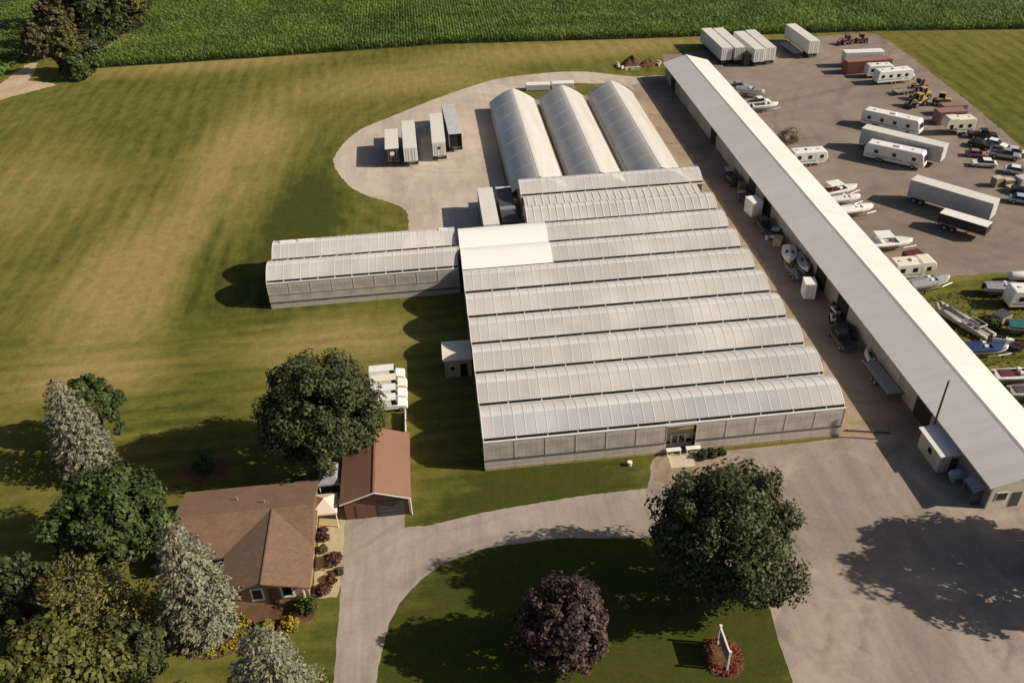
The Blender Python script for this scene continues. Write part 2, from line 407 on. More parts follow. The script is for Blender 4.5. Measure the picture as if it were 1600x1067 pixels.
def poly_material(name, sky_tint):
    """milky greenhouse film: mostly diffuse, a little see-through, more so on the front of each bay"""
    k = NT(name); p = k.obj()
    sep = k.n('ShaderNodeSeparateXYZ'); k.l(p, sep.inputs[0])
    cell = k.n('ShaderNodeTexWhiteNoise', noise_dimensions='2D')
    cmb = k.n('ShaderNodeCombineXYZ')
    k.l(k.math('FLOOR', k.math('DIVIDE', sep.outputs[0], 1.22)), cmb.inputs[0]); k.l(k.math('FLOOR', k.math('DIVIDE', sep.outputs[1], 6.15)), cmb.inputs[1])
    k.l(cmb.outputs[0], cell.inputs['Vector'])
    f = k.noise(p, 0.12, 4)
    col = k.ramp(f, [(0.3, (0.74, 0.70, 0.68)), (0.7, (0.84, 0.80, 0.77))])
    v = k.val(cell.outputs[0], 0, 1, 0.93, 1.04)
    col = k.mix(1.0, col, k.ramp(v, [(0, (0, 0, 0)), (1, (1, 1, 1))]), 'MULTIPLY')
    # blue sky reflection painted on two lengths of the front bay, and odd dirty streaks
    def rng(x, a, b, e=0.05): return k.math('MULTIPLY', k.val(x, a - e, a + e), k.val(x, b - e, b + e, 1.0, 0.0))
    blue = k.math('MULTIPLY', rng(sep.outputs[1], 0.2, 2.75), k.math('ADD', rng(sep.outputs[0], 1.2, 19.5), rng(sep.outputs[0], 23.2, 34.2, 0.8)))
    col = k.mix(k.math('MULTIPLY', blue, 0.5 * sky_tint), col, (0.56, 0.63, 0.70))
    mp = k.n('ShaderNodeMapping'); mp.inputs['Scale'].default_value = (1.1, 0.15, 0.15); k.l(p, mp.inputs[0])
    col = k.mix(k.val(k.noise(mp.outputs[0], 1.0, 4, 0.7), 0.55, 0.8, 0.0, 0.2), col, (0.46, 0.42, 0.38))
    k.l(col, k.b.inputs['Base Color']); k.b.inputs['Roughness'].default_value = 0.2; k.b.inputs['Specular IOR Level'].default_value = 0.8
    k.bump(k.noise(p, 1.4, 3), 0.06, 0.05)
    tr = k.n('ShaderNodeBsdfTransparent'); tr.inputs[0].default_value = (0.9, 0.92, 0.92, 1)
    tl = k.n('ShaderNodeBsdfTranslucent'); tl.inputs[0].default_value = (0.6, 0.58, 0.55, 1)
    m1 = k.n('ShaderNodeMixShader'); m1.inputs[0].default_value = 0.1
    k.l(k.b.outputs[0], m1.inputs[1]); k.l(tl.outputs[0], m1.inputs[2])
    m2 = k.n('ShaderNodeMixShader')
    fr = k.math('FRACT', k.math('DIVIDE', sep.outputs[1], 6.15))
    thin = k.val(fr, 0.42, 0.46, 0.30, 0.03)
    thin = k.math('MULTIPLY', thin, k.val(k.noise(p, 0.09, 3), 0.35, 0.6, 0.45, 1.15))
    k.l(thin, m2.inputs[0])
    k.l(m1.outputs[0], m2.inputs[1]); k.l(tr.outputs[0], m2.inputs[2]); k.l(m2.outputs[0], k.out.inputs[0])
    return k.m
M['film'] = poly_material('greenhouse_film', 0)
M['film_front'] = poly_material('greenhouse_film_sky_tint', 1)  # front bay copy with the sky's blue reflection painted in
M['filmwall'] = paint('greenhouse_wall_film', (0.62, 0.54, 0.48), 0.4, var=0.12, scale=0.8, dirt=0.2, dirtc=(0.3, 0.25, 0.18))
def wall_film():
    k = NT('greenhouse_wall_curtain'); p = k.obj()
    mp = k.n('ShaderNodeMapping'); mp.inputs['Scale'].default_value = (0.25, 1, 2.2); k.l(p, mp.inputs[0])
    mq = k.n('ShaderNodeMapping'); mq.inputs['Scale'].default_value = (3.0, 1, 0.25); k.l(p, mq.inputs[0])
    f = k.math('ADD', k.math('MULTIPLY', k.noise(mp.outputs[0], 1.0, 4), 0.65), k.math('MULTIPLY', k.noise(mq.outputs[0], 1.0, 4), 0.35))
    col = k.ramp(f, [(0.34, (0.42, 0.375, 0.345)), (0.5, (0.58, 0.52, 0.485)), (0.68, (0.72, 0.66, 0.62))])
    k.l(col, k.b.inputs['Base Color']); k.b.inputs['Roughness'].default_value = 0.35
    tr = k.n('ShaderNodeBsdfTransparent'); mx = k.n('ShaderNodeMixShader'); mx.inputs[0].default_value = 0.14
    k.l(k.b.outputs[0], mx.inputs[1]); k.l(tr.outputs[0], mx.inputs[2]); k.l(mx.outputs[0], k.out.inputs[0])
    k.bump(k.noise(mq.outputs[0], 1.5, 3), 0.25, 0.06)
    return k.m
M['filmwall'] = wall_film()
M['filmend'] = paint('greenhouse_end_film', (0.58, 0.54, 0.50), 0.4, var=0.1, scale=0.8)
M['rib'] = paint('greenhouse_rib', (0.72, 0.70, 0.68), 0.5, var=0.05)
M['whitecover'] = paint('white_roof_cover', (0.80, 0.79, 0.77), 0.5, var=0.03, scale=0.4)
def hoop_material():
    k = NT('hoop_house_film'); p = k.obj()
    mp = k.n('ShaderNodeMapping'); mp.inputs['Scale'].default_value = (0.5, 0.06, 0.5); k.l(p, mp.inputs[0])
    f = k.noise(mp.outputs[0], 1.0, 4, 0.6, 0.5)
    col = k.ramp(f, [(0.3, (0.56, 0.53, 0.49)), (0.7, (0.68, 0.65, 0.60))])
    k.l(col, k.b.inputs['Base Color']); k.b.inputs['Roughness'].default_value = 0.22; k.b.inputs['Specular IOR Level'].default_value = 0.6
    k.bump(k.noise(p, 1.0, 3), 0.15, 0.06)
    return k.m
M['hoop'] = hoop_material()
def barn_roof():
    k = NT('white_metal_roof'); p = k.obj()
    sep = k.n('ShaderNodeSeparateXYZ'); k.l(p, sep.inputs[0])
    w = k.math('SINE', k.math('MULTIPLY', sep.outputs[1], 2 * math.pi / 0.3))
    f = k.noise(p, 0.09, 5, 0.6)
    col = k.ramp(f, [(0.3, (0.67, 0.655, 0.61)), (0.7, (0.75, 0.73, 0.69))])
    mp = k.n('ShaderNodeMapping'); mp.inputs['Scale'].default_value = (0.12, 1.4, 0.12); k.l(p, mp.inputs[0])
    col = k.mix(k.val(k.noise(mp.outputs[0], 1.0, 5, 0.7), 0.52, 0.8, 0, 0.3), col, (0.5, 0.47, 0.42))
    wnz = k.n('ShaderNodeTexWhiteNoise', noise_dimensions='1D'); k.l(k.math('FLOOR', k.math('DIVIDE', sep.outputs[1], 0.91)), wnz.inputs['W'])
    pv = k.val(wnz.outputs[0], 0, 1, 0.945, 1.0)
    col = k.mix(1.0, col, k.ramp(pv, [(0, (0, 0, 0)), (1, (1, 1, 1))]), 'MULTIPLY')
    k.l(col, k.b.inputs['Base Color']); k.b.inputs['Roughness'].default_value = 0.5
    k.bump(w, 0.25, 0.03)
    return k.m
M['barnroof'] = barn_roof()
M['barnside'] = paint('barn_side_metal_shaded', (0.30, 0.29, 0.27), 0.6, var=0.1, scale=0.5, dirt=0.3)  # gable metal darkened to carry the shade on the lane side
M['barndoor'] = paint('barn_door_metal_shaded', (0.345, 0.335, 0.31), 0.6, var=0.1, scale=0.5, dirt=0.3)  # follows the side metal, lane shade also put into its grey
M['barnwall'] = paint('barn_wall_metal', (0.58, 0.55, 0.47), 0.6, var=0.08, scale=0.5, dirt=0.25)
def shingle(name, c):
    k = NT(name); p = k.obj()
    br = k.n('ShaderNodeTexBrick'); k.l(p, br.inputs['Vector']); br.inputs['Scale'].default_value = 1.6
    br.inputs['Color1'].default_value = (*[x * 0.85 for x in c], 1); br.inputs['Color2'].default_value = (*[x * 1.15 for x in c], 1); br.inputs['Mortar'].default_value = (*[x * 0.7 for x in c], 1)
    col = k.mix(1.0, br.outputs[0], k.ramp(k.noise(p, 0.5, 5, 0.7), [(0.25, (0.82, 0.82, 0.82)), (0.75, (1.15, 1.14, 1.12))]), 'MULTIPLY')
    k.l(col, k.b.inputs['Base Color']); k.b.inputs['Roughness'].default_value = 0.9
    k.bump(br.outputs['Fac'], 0.3, 0.02)
    return k.m
M['shingle'] = shingle('brown_shingle', (0.195, 0.118, 0.077))
M['brownmetal'] = paint('brown_metal_roof', (0.25, 0.135, 0.086), 0.55, var=0.08, scale=0.6)

# ================================================================== THE SETTING
K = {'kind': 'structure'}
def big_sheet():
    bm = bmesh.new()
    vs = [bm.verts.new((x, y, 0)) for x, y in ((-1500, -600), (1500, -600), (1500, 2200), (-1500, 2200))]
    bm.faces.new(vs); me = bpy.data.meshes.new('ground'); bm.to_mesh(me); bm.free(); me.materials.append(G['grass'])
    return link('ground', me, None, **K)
big_sheet()

# gravel turning loop behind, running on as the lane between greenhouses and barn
sheet('gravel_loop', [(-5, 122), (-5.2, 131), (-6.2, 139.5), (-14.1, 147.1), (-18.7, 157.6), (-19.1, 165.2), (-15.1, 176), (-7, 184), (1.5, 191.6), (12, 199.5), (20, 202.9),
      (35.4, 203.5), (47.7, 197.5), (55, 196.5), (57, 190), (56, 130), (56, 122), (46, 122), (46, 135), (46, 187), (38, 194.5), (28, 195.5), (20, 192.5), (16, 187.5), (15, 183), (14, 165), (13.2, 150), (13, 122)], 0.006, G['gravel'], jitter=0.12, n=6, **K)
sheet('barn_lane', [(44.0, 64), (44.4, 90), (45, 110), (45.2, 140), (45.9, 165), (46.2, 192), (57, 196), (57, 150), (57, 100), (57, 70), (57, 60), (50, 58)], 0.010, G['dirt'], smooth=False, jitter=0.25, **K)
sheet('service_road', [(48.4, 66), (48.3, 90), (48.8, 110), (48.9, 150), (49.3, 196.5), (57.2, 196), (57.2, 150), (57.2, 100), (57.2, 70), (57.2, 63)], 0.014, G['yard'], smooth=False, jitter=0.3, **K)
sheet('front_lot', [(22.4, 71.7), (20.9, 68.6), (20.0, 66.4), (19.2, 63.2), (20.2, 60.3), (24.5, 56.2), (27.8, 51.5), (27.6, 46.5), (27.3, 42), (26.8, 34), (26.5, 25), (95, 25), (85, 46), (64, 58.8), (56.5, 60.0), (56.5, 70.5), (50, 71.6), (44.8, 71.9), (36, 71.7), (28.5, 71.7)], 0.018, G['lot'], n=6, jitter=0.05, **K)
sheet('house_drive', [(-13.0, 69), (-6.4, 68.8), (-6.5, 65.0), (-4, 64.9), (2.0, 66), (12, 66.9), (20.6, 67.1), (20.6, 60), (17.8, 60.2), (9.5, 61.3), (1.6, 61.0), (-2.6, 59.6), (-5.0, 57.8), (-6.6, 56), (-7.9, 53.6), (-8.8, 50), (-9.3, 46.5), (-9.8, 40), (-10, 30), (-13.4, 30), (-13.2, 40), (-13.0, 47), (-12.9, 57)], 0.010, G['drive'], smooth=False, jitter=0.07, **K)
sheet('storage_yard', [(64, 101.5), (69, 101.6), (72.5, 103.4), (80, 103.3), (90, 103.5), (103, 109), (110, 128), (110.6, 143.5), (112.3, 157.5), (114.7, 188), (115.8, 212), (113, 217.3), (95.5, 217.2), (75, 213), (62, 211.0), (57.5, 206), (57.6, 150), (57.6, 101)], 0.010, G['yard'], n=5, jitter=0.2, **K)
sheet('hoop_yard', [(12.5, 137), (13.0, 186.5), (46.2, 188), (46, 137)], 0.0115, G['dirt'], smooth=False, jitter=0.1, **K)
sheet('sandy_path', [(-15.6, 68.0), (-12.9, 68.9), (-12.9, 63), (-12.9, 58), (-13.2, 56.8), (-15.6, 56.9), (-15.6, 60)], 0.014, G['yellowpath'], smooth=False, jitter=0.08, **K)
sheet('entrance_pad', [(23.6, 69.8), (26.4, 69.7), (26.6, 71.9), (23.8, 72.0)], 0.030, G['pad'], smooth=False, **K)
sheet('entrance_walk', [(21.2, 68.2), (22.0, 71.3), (22.6, 72.1), (30, 72.0), (30, 68), (24, 66.5)], 0.024, G['dirt'], smooth=False, jitter=0.1, **K)
sheet('field_track', [(-130, 184), (-112, 202), (-101, 209), (-93, 215.3), (-88.5, 218.6), (-92, 221.0), (-97, 223), (-98, 231), (-99.5, 238.5), (-101.5, 238), (-103.5, 220), (-118, 204), (-136, 188)], 0.010, G['track'], smooth=False, jitter=0.3, **K)
sheet('dirt_clearing', [(-84, 246), (-79, 249), (-76, 256), (-78, 258), (-82, 252), (-86, 249)], 0.012, G['track'], jitter=0.3, n=4, **K)
def disc_pts(cx, cy, rx, ry, n=14): return [(cx + rx * math.cos(2 * math.pi * i / n), cy + ry * math.sin(2 * math.pi * i / n)) for i in range(n)]
sheet('spruce_bed', disc_pts(-41.4, 78.6, 3.4, 2.4), 0.010, G['mulch'], jitter=0.15, n=3, **K)
sheet('lawn_spruce_bed', disc_pts(-24.4, 53.8, 3.6, 2.6), 0.010, G['mulch'], jitter=0.15, n=3, **K)
sheet('sign_bed', disc_pts(22.0, 45.4, 1.9, 2.2), 0.022, G['mulch'], jitter=0.1, n=3, **K)
sheet('shade_bed', disc_pts(-29.4, 77.0, 3.0, 2.1), 0.010, G['mulch'], jitter=0.15, n=3, **K)
sheet('house_bed', [(-22.6, 57.0), (-15.7, 56.6), (-15.4, 54.8), (-16.6, 54.0), (-20.0, 53.6), (-22.0, 54.6)], 0.010, G['mulch'], jitter=0.1, n=3, **K)
sheet('crop_ground', [(-84, 229.5), (-43, 229.6), (6, 231), (56, 225.1), (72, 223.6), (118, 218.5), (152, 212.6), (260, 195), (600, 230), (600, 900), (-600, 900), (-400, 420), (-110, 300), (-96, 262), (-78, 258), (-80, 240)], 0.010, G['soil'], smooth=False, jitter=0.0, **K)
sheet('left_crop_ground', [(-106, 221), (-104.5, 240), (-112, 290), (-150, 400), (-500, 500), (-500, 100), (-150, 184), (-120, 208)], 0.010, G['soil'], smooth=False, **K)

# standing crop: real blades on rows, nobody could count them
def crop_rows(name, xs, ys, inside, h, row, step, nb, mat_, seed, wide=0.16):
    g = np.random.default_rng(seed)
    X, Y = np.meshgrid(np.arange(xs[0], xs[1], row), np.arange(ys[0], ys[1], step))
    X = X.ravel() + g.normal(0, 0.07, X.size); Y = Y.ravel() + g.uniform(-step / 2, step / 2, Y.size)
    keep = inside(X, Y); X, Y = X[keep], Y[keep]
    n = X.size
    tall = h * (1 + 0.10 * np.sin(X * 0.11 + np.sin(Y * .05)) * np.cos(Y * 0.13) + 0.07 * np.sin(Y * 0.55 + 1.5 * np.sin(X * .03)) + g.normal(0, 0.05, n))
    out = []
    for b in range(nb):
        a = g.uniform(0, 2 * np.pi, n); dx, dy = np.cos(a), np.sin(a)
        z0 = tall * g.uniform(0.08, 0.85, n); reach = g.uniform(0.3, 0.6, n)
        z1 = np.minimum(z0 + tall * g.uniform(0.05, 0.3, n), tall)
        w = wide * g.uniform(0.8, 1.6, n)
        p0 = np.stack([X - dy * w, Y + dx * w, z0], 1); p1 = np.stack([X + dy * w, Y - dx * w, z0], 1)
        p2 = np.stack([X + dx * reach + dy * w * .6, Y + dy * reach - dx * w * .6, z1], 1); p3 = np.stack([X + dx * reach - dy * w * .6, Y + dy * reach + dx * w * .6, z1], 1)
        out.append(np.stack([p0, p1, p2, p3], 1))
    return quads_object(name, np.concatenate(out), mat_, None, kind='stuff')
EDGE_X = np.array([-90, -84, -43, 6, 56, 72, 118, 152, 260]); EDGE_Y = np.array([262, 229.6, 229.7, 231.1, 225.2, 223.7, 218.6, 212.7, 195.1])
def in_corn(X, Y):
    w = 1.0 * np.sin(X * 0.3)
    left = np.where(Y < 262, -84 + np.clip((Y - 240) * 0.35, 0, 9) + w, -78 - (Y - 262) * 0.1)
    return (Y > np.interp(X, EDGE_X, EDGE_Y)) & (X > left) & (Y < 318 - (X + 80) * 0.36)
crop_rows('corn_crop', (-92, 190), (192, 326), in_corn, 2.3, 0.78, 0.50, 7, L['corn'], 3, 0.085)
crop_rows('green_crop', (-170, -103), (206, 300), lambda X, Y: (X < np.where(Y < 240, -104.5, -104.5 - (Y - 240) * 0.16)) & (Y > 222 + (X + 106) * 0.62), 1.0, 0.76, 0.7, 4, L['corn'], 5, 0.2)

# ================================================================== MAIN GREENHOUSE
BAY, GUT, RISE = 6.15, 4.3, 1.4
def arch(s, gut=GUT, rise=RISE, p=1.8): return gut + rise * (1 - abs(2 * s - 1) ** p)
def arch_pts(gut=GUT, rise=RISE, bay=BAY, n=16, s0=0.05, s1=0.995, p=1.8):
    return [(bay * (s0 + (s1 - s0) * i / n), arch(s0 + (s1 - s0) * i / n, gut, rise, p)) for i in range(n + 1)]
def bay_sheet(x0, x1, y0, step=1.22, sag=0.018, n=16, lift=0.0):
    prof = arch_pts(n=n); cols = []; x = x0; k = 0
    xs = []
    while x < x1 - 0.05: xs += [x, min(x + step / 2, x1)]; x += step
    xs = [q for i, q in enumerate(xs) if i == 0 or q > xs[i - 1] + 1e-4]
    if xs[-1] < x1 - 1e-3: xs.append(x1)
    rings = []
    for i, q in enumerate(xs):
        d = -sag if i % 2 else 0.0
        rings.append([(q, y0 + y, z + d * math.sin(math.pi * j / n) + lift) for j, (y, z) in enumerate(prof)])
    return MB().loft(rings, caps=False, closed=False)
def rib_mesh(gut=GUT, rise=RISE, bay=BAY, w=0.035, t=0.018, s0=0.05, s1=0.995, p=1.8):
    pr = arch_pts(gut, rise, bay, 14, s0, s1, p)
    rings = [[(-w, y, z + 0.012), (w, y, z + 0.012), (w, y, z + 0.012 + t), (-w, y, z + 0.012 + t)] for y, z in pr]
    return MB().loft(rings).mesh('rib', M['rib'])
def end_wall(x, y0, gut=GUT, rise=RISE, bay=BAY, p=1.8, s0=0.05):
    pr = [(y0 + 0.01, 0.02), (y0 + 0.01, gut - 0.15)] + [(y0 + y, z - 0.06) for y, z in arch_pts(gut, rise, bay, 16, 0.03, 0.985, p)] + [(y0 + bay - 0.012, gut - 0.15), (y0 + bay - 0.012, 0.02)]
    return MB().ext(pr, 'x', x - 0.03, x + 0.03)

gh = thing('greenhouse', 'large milky white greenhouse of nine joined bays in the middle of the site', 'greenhouse', (2.7, 72.35, 0))
GL = 41.6
ribm = rib_mesh()
spans = [(0.0, GL)] * 6 + [(13.3, GL), (13.5, GL), (11.1, GL)]
extra = []
for i, (a, b) in enumerate(spans):
    y0 = BAY * i
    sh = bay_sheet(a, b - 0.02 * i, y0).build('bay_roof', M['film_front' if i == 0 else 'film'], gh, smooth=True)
    MB().box(a, b, y0 - 0.09, y0 + 0.12, GUT - 0.14, GUT + 0.0).build('gutter', M['rib'], gh)
    sc_ = MB()
    sc_.box(a + 0.1, b - 0.1, y0 + 0.26, y0 + 0.29, GUT + 0.004, GUT + 0.25)
    sc_.build('slit_shade_strip', M['interior_black'], gh)  # black strip added in the roof slit to stand for the dark interior
    q = a + 0.05; pm = MB()
    while q < b: pm.box(q - 0.05, q + 0.05, y0 + 0.12, y0 + 0.19, GUT + 0.002, GUT + 0.25); q += 3.66 + rnd.uniform(-0.3, 0.3)
    pm.build('vent_post', M['rib'], gh, kind='stuff')
    xs = np.arange(a + 0.0, b + 0.01, 1.22)
    if i < 8:
        for x in xs: link('rib', ribm, sh, (float(x), y0, 0))
    else:
        mm = MB()
        for x in xs:
            pr = arch_pts(n=14)
            mm.loft([[(x - .055, y0 + y, z + .012), (x + .055, y0 + y, z + .012), (x + .055, y0 + y, z + .057), (x - .055, y0 + y, z + .057)] for y, z in pr])
        mm.build('rib', M['rib'], sh, kind='stuff')
    end_wall(a + 0.06, y0).build('end_wall', M['filmend'], gh)
    end_wall(b - 0.08 - 0.02 * i, y0).build('end_wall', M['filmend'], gh)
for i, x1 in ((6, 13.25), (7, 13.45)):
    pr = arch_pts(rise=1.62, s0=0.02, s1=0.985)
    rings = [[(x, BAY * i + y, z + 0.06 - (0.0 if x in (0.0, x1) else rnd.uniform(0, 0.05)) * math.sin(math.pi * j / 16)) for j, (y, z) in enumerate(pr)] for x in list(np.linspace(0, x1, 9))]
    w = MB().loft(rings, caps=False, closed=False).build('white_cover', M['whitecover'], gh, smooth=True, label='opaque white roof cover on the back left corner')
    end_wall(x1 - 0.05, BAY * i).build('end_wall', M['filmend'], gh)
    end_wall(0.05, BAY * i).build('end_wall', M['filmend'], gh)
for q in (6, 7): MB().box(0, 13.3, BAY * q - 0.11, BAY * q + 0.1, GUT - 0.16, GUT + 0.02).build('gutter', M['steel'], gh)
# front wall, one panel between each pair of posts
NP = 12; PW = GL / NP
upm = MB().box(0.03, PW - 0.03, -0.05, 0.0, 1.62, 4.14).mesh('wall_panel', M['filmwall'])
lom = MB().box(0.03, PW - 0.03, -0.08, -0.02, 0.42, 1.44).mesh('lower_panel', M['filmwall'])
bas = MB().box(0.04, PW - 0.04, -0.13, -0.04, 0.02, 0.40).mesh('base_board', M['tan'])
pst = MB().box(-0.028, 0.028, -0.085, 0.02, 0.0, 4.16).mesh('post', M['filmend'])
for k in range(NP):
    if k != 6:
        link('wall_panel', upm, gh, (k * PW, 0, 0)); link('lower_panel', lom, gh, (k * PW, 0, 0)); link('base_board', bas, gh, (k * PW, 0, 0))
MB().box(0.05, 6 * PW - .05, 0.02, 0.05, 0.03, 4.15).box(7 * PW + .05, GL - .05, 0.02, 0.05, 0.03, 4.15).build('wall_liner', M['filmend'], gh)
for k in range(NP + 1): link('post', pst, gh, (k * PW, 0, 0))
for a, b in ((0, 6 * PW - 0.08), (7 * PW + 0.08, GL)):
    MB().cyl((a + 0.05, -0.10, 1.53), (b - 0.05, -0.10, 1.53), 0.06, n=8).build('curtain_roll', M['dark'], gh)
MB().box(6 * PW + 0.07, 7 * PW - 0.07, 0.7, 0.76, 0.02, 4.14).build('entrance_wall', M['tan'], gh)
d = MB().box(6 * PW + 0.7, 6 * PW + 2.6, 0.60, 0.68, 0.03, 2.2).build('door', M['steel'], gh)
MB().box(6 * PW + 0.95, 6 * PW + 1.55, 0.57, 0.595, 0.9, 2.0).box(6 * PW + 1.75, 6 * PW + 2.35, 0.57, 0.595, 0.9, 2.0).build('door_window', M['glass'], d)
MB().box(6 * PW, 7 * PW, -0.10, 0.7, 4.0, 4.1).build('entrance_lintel', M['rib'], gh)
MB().box(0.1, GL - 0.1, 0.05, 55.2, 0.005, 0.03).build('floor', M['dark'], gh)
cr = MB()
for i in range(9):
    for j in range(3):
        for k in range(int((GL - 2) / 2.6)):
            x = 1 + k * 2.6; y = BAY * i + 0.7 + j * 1.8
            if spans[i][0] > x: continue
            cr.box(x, x + 2.3, y, y + 1.1, 0.75, 0.95 + rnd.uniform(0, 0.5))
cr.build('bench_crop', M['crop'], gh, kind='stuff')

# single bay across the back, with a low link roof in front of it
rb = thing('greenhouse', 'separate rear greenhouse bay lying across the front ends of three hoop houses', 'greenhouse', (13.9, 131.6, 0))
RL = 31.0
sh = bay_sheet(0, RL, 0).build('bay_roof', M['film'], rb, smooth=True)
mm = MB()
for x in np.arange(0, RL + 0.1, 1.22):
    link('rib', ribm, sh, (float(x), 0, 0))
MB().box(0, RL, -0.09, 0.12, GUT - 0.14, GUT).build('gutter', M['rib'], rb)
MB().box(0.1, RL - 0.1, 0.26, 0.29, GUT + 0.004, GUT + 0.25).build('slit_shade_strip', M['interior_black'], rb)  # black strip standing for the dark inside behind the slit
pm = MB()
for x in np.arange(0.05, RL, 3.6): pm.box(x - 0.05, x + 0.05, 0.12, 0.19, GUT + 0.002, GUT + 0.25)
pm.build('vent_post', M['rib'], rb, kind='stuff')
end_wall(0.05, 0).build('end_wall', M['filmend'], rb); end_wall(RL - 0.05, 0).build('end_wall', M['filmend'], rb)
lr = MB().add([(0.3, -3.75, 4.05), (RL - 1.2, -3.75, 4.05), (RL - 1.2, -0.12, 4.25), (0.3, -0.12, 4.25), (0.3, -3.75, 3.98), (RL - 1.2, -3.75, 3.98), (RL - 1.2, -0.12, 4.18), (0.3, -0.12, 4.18)],
         [(0, 1, 2, 3), (7, 6, 5, 4), (0, 4, 5, 1), (1, 5, 6, 2), (2, 6, 7, 3), (3, 7, 4, 0)]).build('link_roof', M['filmend'], rb)
lb = MB().box(-0.05, 0.05, -3.7, -0.12, 0, 0.06).mesh('batten', M['rib'])
for x in np.arange(0.9, RL - 1.4, 1.22):
    o = link('batten', lb, lr, (float(x), 0, 3.90)); o.rotation_euler = (0.054, 0, 0); o.location = (float(x), 0, 4.265)
MB().box(0.35, 0.45, -3.7, -0.14, 0, 3.96).box(RL - 1.35, RL - 1.25, -3.7, -0.14, 0, 3.96).build('side_wall', M['filmend'], rb)

# two-bay wing to the left
wg = thing('greenhouse', 'low two bay greenhouse wing reaching left over the lawn', 'greenhouse', (-25.5, 110.3, 0))
WL = 27.7
for i in range(2):
    y0 = BAY * i
    sh = bay_sheet(0.15 * i, WL, y0).build('bay_roof', M['film'], wg, smooth=True)
    for x in np.arange(0.15 * i, WL + 0.01, 1.22): link('rib', ribm, sh, (float(x), y0, 0))
    MB().box(0, WL, y0 - 0.09, y0 + 0.12, GUT - 0.14, GUT).build('gutter', M['rib'], wg)
    MB().box(0.1, WL - 0.1, y0 + 0.26, y0 + 0.29, GUT + 0.004, GUT + 0.25).build('slit_shade_strip', M['interior_black'], wg)  # dark interior behind each slit put in as a black strip
    pm = MB()
    for x in np.arange(0.05, WL, 2.44): pm.box(x - 0.07, x + 0.07, y0 + 0.12, y0 + 0.19, GUT + 0.002, GUT + 0.25)
    pm.build('vent_post', M['rib'], wg, kind='stuff')
    end_wall(0.06 + 0.15 * i, y0).build('end_wall', M['filmend'], wg); end_wall(WL - 0.05, y0).build('end_wall', M['filmend'], wg)
WP = WL / 9
u2 = MB().box(0.03, WP - 0.03, -0.05, 0.0, 2.35, 4.14).mesh('wall_panel', M['filmwall'])
u3 = MB().box(0.03, WP - 0.03, -0.08, -0.01, 1.1, 2.28).mesh('lower_panel', M['filmwall'])
u4 = MB().box(0.03, WP - 0.03, -0.13, -0.04, 0.02, 0.82).mesh('base_board', M['filmwall'])
p2_ = MB().box(-0.028, 0.028, -0.085, 0.02, 0.0, 4.16).mesh('post', M['filmend'])
for k in range(9):
    link('wall_panel', u2, wg, (k * WP, 0, 0)); link('lower_panel', u3, wg, (k * WP, 0, 0)); link('base_board', u4, wg, (k * WP, 0, 0))
MB().box(0.05, WL - .05, 0.021, 0.05, 0.03, 4.15).build('wall_liner', M['filmend'], wg)
for k in range(10): link('post', p2_, wg, (k * WP, 0, 0))
MB().cyl((0.05, -0.10, 0.96), (WL - 0.05, -0.10, 0.96), 0.07, n=8).build('curtain_roll', M['dark'], wg)
MB().cyl((0.05, -0.10, 2.32), (WL - 0.05, -0.10, 2.32), 0.04, n=8).build('curtain_roll', M['steel'], wg)
MB().box(0.1, WL - 0.1, 0.05, 12.2, 0.005, 0.03).build('floor', M['dark'], wg)
cr = MB()
for i in range(2):
    for j in range(3):
        for k in range(10): cr.box(0.8 + k * 2.6, 3.1 + k * 2.6, BAY * i + .7 + 1.8 * j, BAY * i + 1.8 + 1.8 * j, .75, .95 + rnd.uniform(0, .5))
cr.build('bench_crop', M['crop'], wg, kind='stuff')
for x, l in ((1.2, 2.2), (4.0, 2.2), (WL - 2.4, 1.2)): MB().box(x, x + l, BAY * 1.5, BAY * 1.5 + 0.5, 5.68, 5.84).build('ridge_vent', M['whitecover'], wg)

# three hoop houses
def hoop_house(x0, x1, y0, y1, label):
    w = x1 - x0
    t = thing('hoop_house', label, 'greenhouse', ((x0 + x1) / 2, y0, 0), 0, 'hoop houses behind the main greenhouse')
    L_ = y1 - y0
    def prof(n=20):
        out = []
        for i in range(n + 1):
            u = -1 + 2 * i / n
            out.append((u * w / 2, 1.9 + 2.75 * (1 - abs(u) ** 1.28) ** 0.91))
        return out
    pr = prof()
    ys = list(np.linspace(0, L_, 2 * int(L_ / 1.52) + 1))
    rings = [[(x, y, z - (0.025 if i % 2 else 0)) for x, z in pr] for i, y in enumerate(ys)]
    s = MB().loft(rings, caps=False, closed=False).build('film_roof', M['hoop'], t, smooth=True)
    hm = MB().loft([[(x * 1.003, -0.035, z + 0.01), (x * 1.003, 0.035, z + 0.01), (x * 1.003, 0.035, z + 0.05), (x * 1.003, -0.035, z + 0.05)] for x, z in pr]).mesh('hoop', M['rib'])
    for y in ys[::8]: link('hoop', hm, s, (0, float(y), 0))
    MB().cyl((0, 0, 4.64), (0, L_, 4.64), 0.03, n=6).build('ridge_pole', M['rib'], t)
    for sx in (-1, 1):
        MB().box(sx * w / 2 - 0.03, sx * w / 2 + 0.03, 0, L_, 0.62, 2.02).build('side_curtain', M['hoop'], t)
        MB().box(sx * w / 2 - 0.06, sx * w / 2 + 0.06, 0, L_, 0.02, 0.61).build('side_board', M['tan'], t)
    en = MB().ext([(pr[0][0], 0.03)] + [(x * 0.99, z - 0.05) for x, z in pr] + [(pr[-1][0], 0.03)], 'y', L_ - 0.10, L_ - 0.04)
    en.build('end_wall', M['filmend'], t)
    MB().box(-1.6, 1.6, L_ - 0.03, L_ + 0.03, 0.03, 2.6).build('end_door', M['white'], t)
    return t
hoop_house(13.0, 22.7, 138.0, 182.0, 'leftmost of the three long hoop houses beside the gravel loop')
